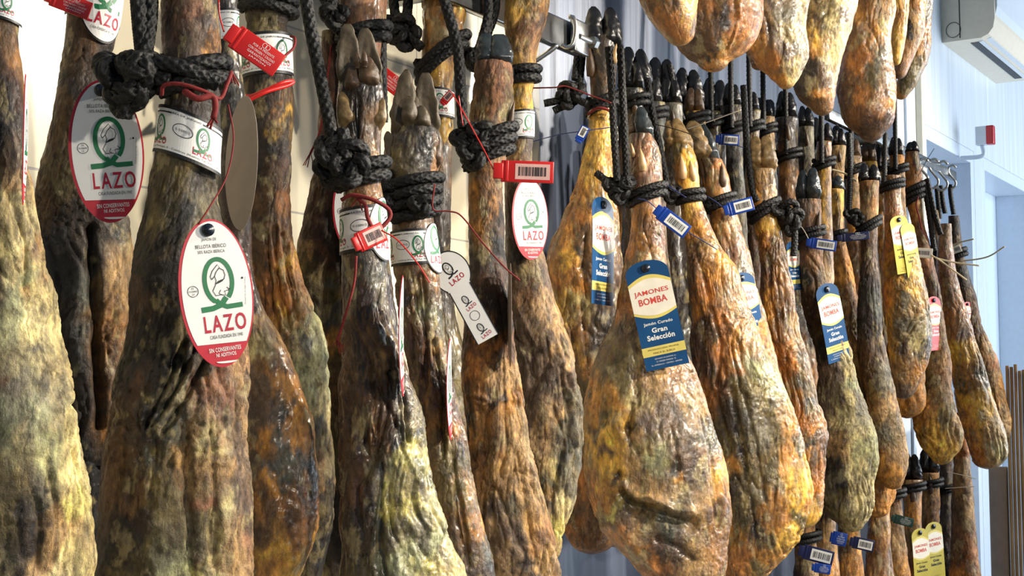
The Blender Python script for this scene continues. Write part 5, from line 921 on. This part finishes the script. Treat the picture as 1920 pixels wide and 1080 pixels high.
# third row, nearest the wall, its near-black colour holds the shade between the hams
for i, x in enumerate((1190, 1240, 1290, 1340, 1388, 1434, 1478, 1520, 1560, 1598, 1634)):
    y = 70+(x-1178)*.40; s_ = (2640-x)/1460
    back_ham('shade-painted shank in the dark row nearest the wall', x, y, 60*s_, 940*s_, 1.415, 'black', ['bk', 'dk', 'bk', 'bk', 'dk'], .0, seed=60+i, group='dark third row of hams', nu=48, nv=90, dewc=False, grow=0.35)
# ------------------------------------------------------------------ lower rack: shanks below the hams at the right
LW = [('lowest rack shank with two blue tags, leftmost', 1508, 985, 41, 620, 1.22, None, ['rb', 'mv', 'lb', 'tn']), ('lower rack shank right of the leftmost, blue tag above', 1546, 970, 39, 620, 1.26, None, ['lb', 'rb', 'tn', 'am']),
 ('lower rack shank with a blue barcode tag', 1590, 985, 41, 600, 1.24, None, ['tn', 'lb', 'gy', 'am']), ('tan lower rack shank left of the dark green label', 1644, 935, 40, 600, 1.20, None, ['lb', 'tn', 'am', 'tn']),
 ('lower rack shank under the dark green label', 1672, 905, 35, 600, 1.22, None, ['tn', 'am', 'lb', 'lb']), ('amber lower rack shank above the first yellow tag', 1708, 835, 37, 640, 1.22, 'black', ['lb', 'am', 'am', 'tn']),
 ('lower rack shank with a broad black hoof, second yellow tag', 1742, 822, 35, 640, 1.24, 'black', ['am', 'tn', 'lb', 'am']), ('dark mauve lower rack shank behind a thin wire', 1772, 880, 26, 600, 1.26, None, ['mv', 'dk', 'mv', 'gy']),
 ('long orange lower rack shank at the right', 1800, 850, 32, 640, 1.17, None, ['mv', 'ora', 'am', 'tn'])]
LH = []
for i, (lb, x, y, w, h, pp, hc, cl) in enumerate(LW):
    LH.append(back_ham(lb, x, y, w, h, pp, hc, cl, .02, seed=30+i, group='lower rack hams', nu=90, nv=170))
# ------------------------------------------------------------------ ropes
R = 0.0078
rope('thick black rope with a big fuzzy knot on the largest dark ham', HM['c'], (140, dict(turns=2, tilt=-13, ph0=150)), knots=[(232, 148, 36, .02), (262, 128, 30, .035), (232, 185, 24, .012), (252, 168, 26, .025), (212, 130, 24, .01)],
     strands=[[(256, -40, .02), (262, 40, .02), (268, 110, .02), (262, 150, .03)], [(284, -40, .01), (280, 40, .015), (272, 110, .025), (285, 140, .03), (320, 150, .035)], [(262, 110, .03), (300, 118, .036), (345, 128, .04), (408, 158, .03)], [(240, 150, .02), (236, 190, .02), (232, 222, .015)], [(225, 150, .012), (222, 180, .012), (240, 205, .014)]], r=0.0082, n=28)
rope('black rope coil round the ribbed shank at the top edge', HM['e'], (6, dict(turns=2, tilt=8, ph0=180)), strands=[[(470, -60, .03), (480, -10, .03)]], r=R*.95, n=24)
rope('long black rope knotted in front of the tall grey trotter', HM['g'], (322, dict(turns=2, tilt=-9, ph0=160)), knots=[(642, 300, 38, .034), (628, 280, 26, .03), (655, 318, 26, .04), (622, 320, 24, .02)],
     strands=[[(568, -40, .0), (584, 60, .01), (606, 170, .02), (622, 250, .03), (632, 290, .035)], [(643, 242, .036), (644, 270, .04), (650, 300, .045)]], r=R, n=28)
rope('black rope round the pinkish shank, dropping behind the grey trotter', HM['g0'], (66, dict(turns=2, tilt=-8, ph0=180)), strands=[[(628, -40, .02), (624, 20, .02), (634, 60, .02)], [(715, 80, .0), (716, 150, .0), (718, 230, -.01)], [(590, -40, 0), (610, 0, 0), (640, 40, .03)]], knots=[(628, 30, 20, .02)], r=R, n=24)
rope('fuzzy black coil thickly wound under the split grey trotter', HM['h'], (368, dict(turns=4, tilt=-7, ph0=140)), knots=[(738, 365, 22, .02), (790, 385, 16, .04)], r=R*.95, n=24)
rope('black rope with two slanting turns across the ochre shank', HM['h0'], (105, dict(turns=2, tilt=-32, ph0=180)), knots=[(744, 52, 26, .02), (760, 70, 22, .02)], strands=[[(735, -40, .01), (740, 20, .015), (750, 60, .02)], [(768, -40, .01), (764, 20, .015), (760, 60, .02)], [(762, 60, .02), (790, 90, .03)]], r=R, n=26)
rope('long black rope ending in a knot under the polished black hoof', HM['i'], (272, dict(turns=3, tilt=-16, ph0=160)), knots=[(876, 265, 24, .02), (890, 290, 22, .03), (900, 248, 16, .03)], strands=[[(822, -40, .03), (842, 30, .03), (858, 90, .03), (864, 170, .03), (868, 240, .03)]], r=R, n=28)
rope('black rope with a knot left of the mottled ankle', HM['j'], (138, dict(turns=2, tilt=0, ph0=180)), knots=[(888, 108, 18, .015), (902, 118, 16, .01)], strands=[[(912, -40, .02), (916, 20, .02), (905, 70, .02), (895, 100, .02)], [(930, -40, .01), (928, 20, .01), (915, 60, .012), (900, 100, .015)], [(905, 120, .01), (935, 132, .02), (962, 135, .03)]], r=R*.95, n=22)
rope('black rope with two cut ends pointing left beside the blue wall', HM['k'], (193, dict(turns=2, tilt=-8, ph0=180)), knots=[(1072, 172, 20, .02), (1064, 186, 16, .02)], strands=[[(1085, 42, .0), (1083, 100, .0), (1078, 150, .01)], [(1094, 48, .0), (1092, 100, .0), (1086, 160, .01)], [(1065, 185, .02), (1040, 190, .02), (1020, 194, .02)], [(1068, 195, .02), (1050, 202, .02), (1038, 208, .02)], [(1068, 180, .02), (1100, 195, .03)]], r=R*.9, n=22)
rope('double black rope on the central ham with one frayed end', HM['m'], (362, dict(turns=2, tilt=-9, ph0=170)), knots=[(1156, 352, 20, .02), (1172, 345, 16, .025), (1162, 366, 14, .025)], strands=[[(1141, 88, .03), (1147, 170, .03), (1152, 260, .03), (1158, 340, .03)], [(1163, 90, .025), (1167, 170, .025), (1172, 260, .025), (1176, 340, .03)], [(1158, 352, .025), (1138, 340, .025), (1118, 324, .02)]], r=R*.86, n=24)
rope('black rope slanting down to the amber ham right of the centre', HM['n'], (366, dict(turns=2, tilt=-2, ph0=170)), knots=[(1258, 362, 16, .02)], strands=[[(1214, 148, .02), (1222, 200, .02), (1240, 290, .02), (1254, 355, .02)]], r=R*.86, n=24)
rope('black rope turns on the twisted trotter shank', HM['o'], (378, dict(turns=2, tilt=-8, ph0=170)), knots=[(1335, 384, 14, .02)], strands=[[(1255, 120, -.02), (1268, 190, -.02), (1280, 225, -.02)]], r=R*.82, n=18)
rope('black rope with a large hanging knot right of the knobbly trotter', HM['p'], (392, dict(turns=2, tilt=-12, ph0=170)), knots=[(1470, 395, 22, .02), (1484, 408, 18, .015), (1482, 425, 14, .01)], strands=[[(1394, 160, .02), (1400, 260, .02), (1410, 350, .02), (1420, 378, .025)], [(1486, 410, .01), (1490, 440, .01), (1488, 480, .01)], [(1430, 380, .025), (1470, 400, .02)]], r=R*.92, n=22)
rope('black rope coil above the blue barcode seal on the grey brown ham', HM['q'], (436, dict(turns=2, tilt=-5, ph0=170)), knots=[(1500, 440, 11, .015)], r=R*.85, n=16)
rope('black rope coil under the flat black hoof', HM['r'], (442, dict(turns=2, tilt=-4, ph0=170)), r=R*.85, n=16)
rope('slanting black rope with loop reaching left on the dark brown ham', HM['s'], (424, dict(turns=2, tilt=-12, ph0=170)), knots=[(1598, 404, 12, .015), (1606, 412, 10, .015)], strands=[[(1592, 250, .01), (1594, 330, .01), (1592, 400, .012)], [(1598, 405, .015), (1630, 425, .02)]], r=R*.9, n=16)
rope('thick greenish black rope round the ankle of the red tagged ham', HM['u'], (362, dict(turns=3, tilt=-7, ph0=170)), strands=[[(1732, 338, .0), (1742, 400, .0), (1752, 470, .0)], [(1738, 335, .0), (1752, 400, .0), (1764, 440, .0)]], r=R, n=16)
rope('black rope hanging from the free hooks above the far ham', HM['w2'], (470, dict(turns=2, tilt=-3, ph0=170)), strands=[[(1756, 348, .0), (1759, 380, .0), (1762, 410, .0)], [(1764, 348, -.01), (1768, 380, -.01), (1772, 400, -.01)]], r=R, n=14)
rope('single black rope hanging at the far right from an S hook', HM['w'], (475, dict(turns=2, tilt=-4, ph0=170)), strands=[[(1781, 346, .0), (1783, 370, .0), (1788, 402, .0)]], r=R, n=14)
rope('black rope at the ankle of the short yellow amber ham', HM['t'], (346, dict(turns=2, tilt=-4, ph0=170)), strands=[[(1660, 250, -.03), (1658, 345, .02)]], r=R*.85, n=14)
COILS = [(BH[6], 238, 'coil on the olive forked trotter'), (BH[0], 190, 'coil on the dark shank right of the double rope'), (BH[1], 214, 'coil behind the upper tip of the central trotter'), (BH[3], 222, 'coil round the pale yellow fronted shank'), (BH[4], 228, 'coil on the grey forked shank'), (BH[5], 240, 'coil above the small blue seal'), (BH[7], 243, 'coil on the grey brown forked trotter'), (BH[8], 290, 'loose coil on the dark smooth shank'), (BH[10], 306, 'coil under the tan trotter'), (BH[12], 318, 'coil on the gnarled yellow trotter'), (BH[14], 312, 'coil on the golden shank'), (BH[15], 318, 'coil on the green black hooved trotter')]
for H_, y_, lb in COILS:
    rope('black rope '+lb, H_, (y_, dict(turns=2, tilt=-5, ph0=170)), r=0.0066, n=12, strands=[[(pl_proj_x(H_.sec(y_)[0][0])-8, -30, .0), (pl_proj_x(H_.sec(y_)[0][0])-4, y_, .03)]] if y_ > 225 else [])
for H_, y_, lb in ((LH[4], 925, 'coil low on the shank above the dark green label'), (LH[5], 912, 'coil on the amber lower rack shank'), (LH[6], 905, 'coil on the broad black hooved lower shank'), (LH[0], 1005, 'coil among the blue tags at the bottom'), (LH[7], 915, 'coil on the dark mauve lower shank')):
    rope('black rope '+lb, H_, (max(y_, H_.rows[0][0]+8), dict(turns=2, tilt=-3, ph0=170)), r=0.0068, n=12)

# ------------------------------------------------------------------ tags
oval_tag('upper left white oval tag with red rim, top covered by a knot', 200, 283, 262, (HM['b'], .075), rot=5, yaw=-6, string=None)
oval_tag('lower oval tag with dark rivet on the largest dark ham', 406, 549, 268, (HM['c'], .075), rot=7, yaw=-14, string=[(428, 196, .05), (438, 260, .055), (425, 330, .06), (395, 385, .075), (372, 420, .080)])
oval_tag('small oval tag under the long red seal', 994, 410, 152, (HM['j'], .05), rot=2, yaw=-30, stud=False)
oval_tag('half hidden oval tag behind the tilted red seal', 664, 398, 154, (HM['f'], .07), rot=4, yaw=-4, stud=False)
oval_tag('plain greyish reverse of an oval tag between two dark shanks', 452, 305, 246, (HM['d'], .065), rot=-2, yaw=62, back=True, stud=False)
oval_tag('oval tag seen edge on at the far left ham', 48, 262, 240, (HM['a'], .055), rot=4, yaw=-86, back=False, stud=False)
oval_tag('edge on oval tag left of centre with a red rim tip', 752, 630, 222, (HM['g'], .055), rot=9, yaw=-85, stud=False, bend=.5)
oval_tag('edge on oval tag over the slim ham, bright white side', 842, 730, 186, (HM['h'], .05), rot=9, yaw=-84, stud=False, bend=.5)
oval_tag('thin edge on dark backed tag right of the bent paper label', 955, 590, 190, (HM['i'], .05), rot=2, yaw=86, back=True, stud=False)
strip_tag('largest blue label with curved top on the central ham', 1230, 588, 200, (HM['m'], .075), rot=12, ar=0.395)
strip_tag('long narrow blue label at the amber ham beside the wall', 1131, 470, 204, (HM['m'], .02), rot=-1, yaw=-62, ar=0.395)
strip_tag('blue label half hidden behind the glossy amber ham', 1401, 577, 132, (HM['o'], .05), rot=13, yaw=-40, ar=0.45)
strip_tag('narrow blue label on the grey brown ham', 1562, 604, 146, (HM['q'], .055), rot=14, yaw=-48, ar=0.42)
strip_tag('sliver of blue label behind the hanging rope end', 1489, 498, 92, (HM['q'], .03), rot=6, yaw=-55, ar=0.42, stud=False)
strip_tag('yellow tag with hole hanging on the yellow amber ham', 1692, 458, 108, (HM['t'], .055), rot=10, yaw=-45, ar=0.42, scheme='yellow')
strip_tag('second yellow tag tucked behind the first', 1708, 468, 100, (HM['t'], .035), rot=12, yaw=-50, ar=0.40, scheme='yellow', stud=False)
strip_tag('bright red tag on the tan ham at the right', 1754, 606, 100, (HM['u'], .045), rot=5, yaw=-55, ar=0.42, scheme='red')
strip_tag('small red tag on the farthest ham', 1816, 596, 60, (HM['w'], .04), rot=6, yaw=-55, ar=0.45, scheme='red')
strip_tag('lower yellow tag, left of the pair at the bottom', 1728, 1046, 108, (LH[5], .05), rot=4, yaw=-50, ar=0.42, scheme='yellow')
strip_tag('lower yellow tag, right of the pair at the bottom', 1754, 1034, 108, (LH[6], .05), rot=5, yaw=-50, ar=0.42, scheme='yellow')
# bent paper label
pl, c, ex, ez, n = tag_frame(872, 558, (HM['i'], .085), 0, 0); ppm = pl.ppm
root = empty('paper_label', c, 'bent white paper label hanging askew beside the tan ham', 'label'); mb = MB(c)
a = math.radians(-31); dx = ex*math.cos(a+math.pi/2)*0+ex; 
ux = ex*math.sin(math.radians(31))-ez*math.cos(math.radians(31))   # along the label, downwards right
ux = (ex*58-ez*105); ux = ux/np.linalg.norm(ux); vx = np.cross(n, ux)
if vx @ ez < 0: vx = -vx
L_ = 172/ppm; Wd = 44/ppm
fn = lambda u, v, lay: c+ux*u+vx*v+n*(lay*0.0003+0.9*(u-L_*.1)**2)
p = Print(mb, fn)
p.rect(-L_*.22, -Wd/2, L_*.5, Wd/2, M_WHITE, 0, 6, 10); p.oval(-L_*.30, 0, L_*.22, Wd*.74, M_WHITE, 0.2); p.oval(-L_*.30, 0, L_*.235, Wd*.79, M_BLACK, -0.4)
for s in (-1, 1): p.rect(-L_*.12, s*Wd*.5-(Wd*.05 if s > 0 else 0), L_*.5, s*Wd*.5+(Wd*.05 if s < 0 else 0), M_BLACK, 1, 2, 8)
for cu, sz in ((-L_*.31, 1.5), (L_*.05, 1.0), (L_*.38, 1.0)):
    q = Wd*.42*sz/360; rt = lambda x, y: None
    sub = Print(mb, lambda u, v, lay, cu=cu: fn(cu-v*0.98-u*0.2+0*u, u*0.98-v*0.2, lay))
    emblem(sub, lambda x: (x-295)*q, lambda y: Wd*.10*sz+(480-y)*q, q, 1, M_BLACK, False); sub.text('LAZO', 0, -Wd*.26*sz, Wd*.46*sz, Wd*.15*sz, M_CRIM, 1, bold=0.02)
p.ring(L_*.215, 0, Wd*.2, Wd*.2, Wd*.02, M_BLACK, 1, 20)
mb.build('paper', root, smooth=False)

# ------------------------------------------------------------------ plastic seals
seal('long red plastic seal with barcode sticker beside the black hoof', 982, 322, 112, (HM['i'], .06), -2, M_REDP, tails=[[(925, 318, .06), (912, 290, .06), (885, 240, .06), (860, 195, .06), (848, 176, .06)], [(860, 180, .06), (868, 235, .06)]])
seal('tilted red seal with barcode on the collar of the tall trotter ham', 692, 446, 66, (HM['g'], .06), 26, M_REDP, hr=0.55, yaw=-20, tails=[[(715, 432, .06), (745, 450, .065), (780, 490, .065), (806, 530, .065)]])
seal('red printed seal hanging at the ribbed shank', 476, 92, 116, (HM['c'], .03), -33, M_REDP, kind='print', hr=0.42, tails=[[(420, 60, .03), (412, 30, .03), (410, 0, .03)]])
seal('red printed seal behind the split grey trotter', 728, 150, 66, (HM['h0'], .06), -38, M_REDP, kind='print', hr=0.5)
seal('red printed seal cropped by the top left corner', 128, 6, 84, (HM['b'], .07), -18, M_REDP, kind='print', hr=0.4)
seal('small orange red seal with two cords on the ochre shank', 838, 184, 30, (HM['h0'], .06), 50, M_REDP, hr=0.5)
seal('blue barcode seal hanging under the central rope', 1259, 414, 74, (HM['m'], .06), -38, M_BLUEP, hr=0.38, tmat=M_STRBLUE, tails=[[(1232, 392, .06), (1215, 378, .055), (1196, 372, .05)], [(1288, 434, .06), (1312, 448, .06), (1345, 468, .06)]])
seal('blue barcode seal sideways on the twisted trotter shank', 1385, 388, 56, (HM['o'], .055), 14, M_BLUEP, hr=0.46, tmat=M_STRBLUE, tails=[[(1358, 392, .055), (1345, 380, .055), (1326, 368, .05)]])
seal('blue barcode seal on the grey brown ham rope', 1540, 458, 56, (HM['q'], .05), -10, M_BLUEP, hr=0.36, tmat=M_STRWH, tails=[[(1518, 452, .05), (1506, 430, .05), (1490, 412, .05), (1484, 408, .05)]])
seal('small blue seal with white sticker in the dark back row', 1364, 262, 44, (BH[5], .06), -6, M_BLUEP, hr=0.46, tmat=M_STRBLUE, tails=[[(1350, 262, .06), (1380, 272, .06), (1402, 280, .06)]])
seal('tiny blue seal on a blue cord beside the amber ham', 1091, 252, 34, (HM['k'], .05), 62, M_BLUEP, hr=0.5, tmat=M_STRBLUE, tails=[[(1000, 265, .0), (1050, 252, .03), (1092, 246, .05), (1120, 242, .05), (1152, 238, .05)]])
seal('navy flat seal strap round the slanting rope', 1600, 444, 60, (HM['s'], .045), 4, M_NAVYP, hr=0.26, kind='print')
seal('dark green lettered label on the lower rack shanks', 1692, 976, 40, (LH[4], .06), -14, M_GRN2, hr=0.42, kind='print', group='plastic seals')
seal('lower blue seal above the others at the bottom', 1572, 1010, 30, (LH[1], .07), -12, M_BLUEP, hr=0.8, kind='print')
seal('navy barcode seal second from bottom', 1530, 1040, 64, (LH[0], .07), -14, M_NAVYP, hr=0.42)
seal('bright blue lettered seal at the bottom edge', 1540, 1066, 34, (LH[0], .085), -8, M_BLUEP, hr=0.5, kind='print')
seal('navy barcode seal right of the bottom cluster', 1616, 1020, 44, (LH[2], .07), -12, M_NAVYP, hr=0.5)
seal('ivory cable tie label at the far right', 1726, 474, 44, (HM['u'], .04), -6, M_CREAM, hr=0.42, tmat=M_TIE, tails=[[(1745, 478, .04), (1765, 490, .05), (1812, 525, .06)], [(1755, 484, .04), (1790, 492, .05), (1836, 498, .06)]], tr=0.0024)
seal('small ivory sticker seal at the farthest ham', 1792, 468, 20, (HM['w'], .04), 20, M_CREAM, hr=0.7, tmat=M_TIE, tails=[[(1768, 476, .04), (1790, 458, .05), (1826, 448, .06)], [(1800, 490, .04), (1850, 482, .05), (1884, 462, .06)]], tr=0.0026)
# ------------------------------------------------------------------ strings
string('thick red twisted string knotted on the largest dark ham', [(303, 178, .045), (308, 160, .055), (340, 158, .062), (385, 172, .062), (412, 185, .055), (425, 160, .05), (434, 135, .045)], HM['c'], 0.0022, frays=5)
string('red string tuft under the knot of the largest dark ham', [(345, 170, .06), (370, 185, .066), (398, 180, .062), (404, 200, .06), (400, 222, .058)], HM['c'], 0.0035, frays=4)
string('red plastic tie loop round the ribbed shank', [(440, 178, .02), (470, 180, .05), (500, 168, .055), (530, 155, .055), (550, 152, .04), (540, 160, .045), (500, 172, .06), (462, 190, .06)], HM['e'], 0.0028, mat=M_REDP)
string('red cord loop right of the printed red seal', [(505, 135, .055), (528, 110, .06), (550, 90, .05), (553, 72, .04), (545, 68, .03)], HM['e'], 0.002)
string('red string loops gathered above the tilted red seal', [(640, 375, .045), (660, 366, .05), (700, 375, .055), (728, 392, .05), (730, 410, .05), (705, 432, .055), (690, 410, .055), (685, 385, .05), (672, 372, .05)], HM['g'], 0.0026, frays=3)
string('red string hanging down the left side of the tall trotter ham', [(668, 480, .055), (664, 530, .055), (648, 590, .055), (632, 640, .05)], HM['g'], 0.0016, frays=6)
string('red frayed string behind the tall grey trotter', [(622, 85, .02), (616, 130, .02), (610, 180, .02), (600, 245, .02), (582, 288, .02)], HM['f'], 0.0017, frays=6)
string('thin red cord crossing from the slim ham to the tan one', [(815, 345, .05), (812, 392, .05), (840, 396, .05), (865, 405, .05), (905, 455, .05), (945, 500, .05), (975, 526, .05)], HM['h'], 0.0011)
string('red thread stretched to the right over the blue grey wall', [(1000, 165, .03), (1040, 164, .05), (1062, 162, .05), (1105, 178, .05), (1146, 193, .06)], HM['j'], 0.0012)
string('red and white band round the amber shank', [(1103, 222, .01), (1108, 208, .03), (1128, 204, .04), (1148, 212, .03), (1156, 240, .02), (1157, 290, .01), (1150, 330, .0)], HM['k'], 0.0022, mat=M_STRWH)
string('short red tie at the amber shank', [(1103, 214, .02), (1120, 203, .045), (1140, 206, .045), (1152, 220, .03)], HM['k'], 0.003)
string('pale wire across the back row trotters', [(1290, 242, .03), (1330, 228, .03), (1390, 206, .03)], HM['o'], 0.0012, mat=M_STRWH)
string('dark thread sagging between the two central trotters', [(1222, 232, .03), (1250, 238, .04), (1290, 250, .05), (1312, 262, .05)], HM['n'], 0.0009, mat=M_BLACK)
string('blue thread between the double rope and the amber rope', [(1244, 342, .03), (1262, 355, .04), (1286, 370, .05)], HM['n'], 0.0011, mat=M_STRBLUE)
string('ivory cable tie on the flat hoofed shank', [(1560, 318, .04), (1585, 326, .05), (1606, 340, .05)], HM['r'], 0.0026, mat=M_TIE)
string('red twisted string on the far tan ham', [(1722, 368, .03), (1718, 385, .035), (1724, 410, .035), (1728, 430, .03)], HM['u'], 0.0022, frays=3)
string('thin wire above the far S hooks', [(1722, 330, .03), (1738, 300, .03), (1752, 278, .03)], HM['u'], 0.0009, mat=M_BLACK)
string('grey wire across the lower right shanks', [(1775, 885, .04), (1800, 890, .05), (1830, 898, .05)], LH[8], 0.0012, mat=M_STRWH)
string('second grey wire under the first at lower right', [(1772, 916, .04), (1800, 914, .05), (1828, 912, .05)], LH[8], 0.0012, mat=M_STRWH)
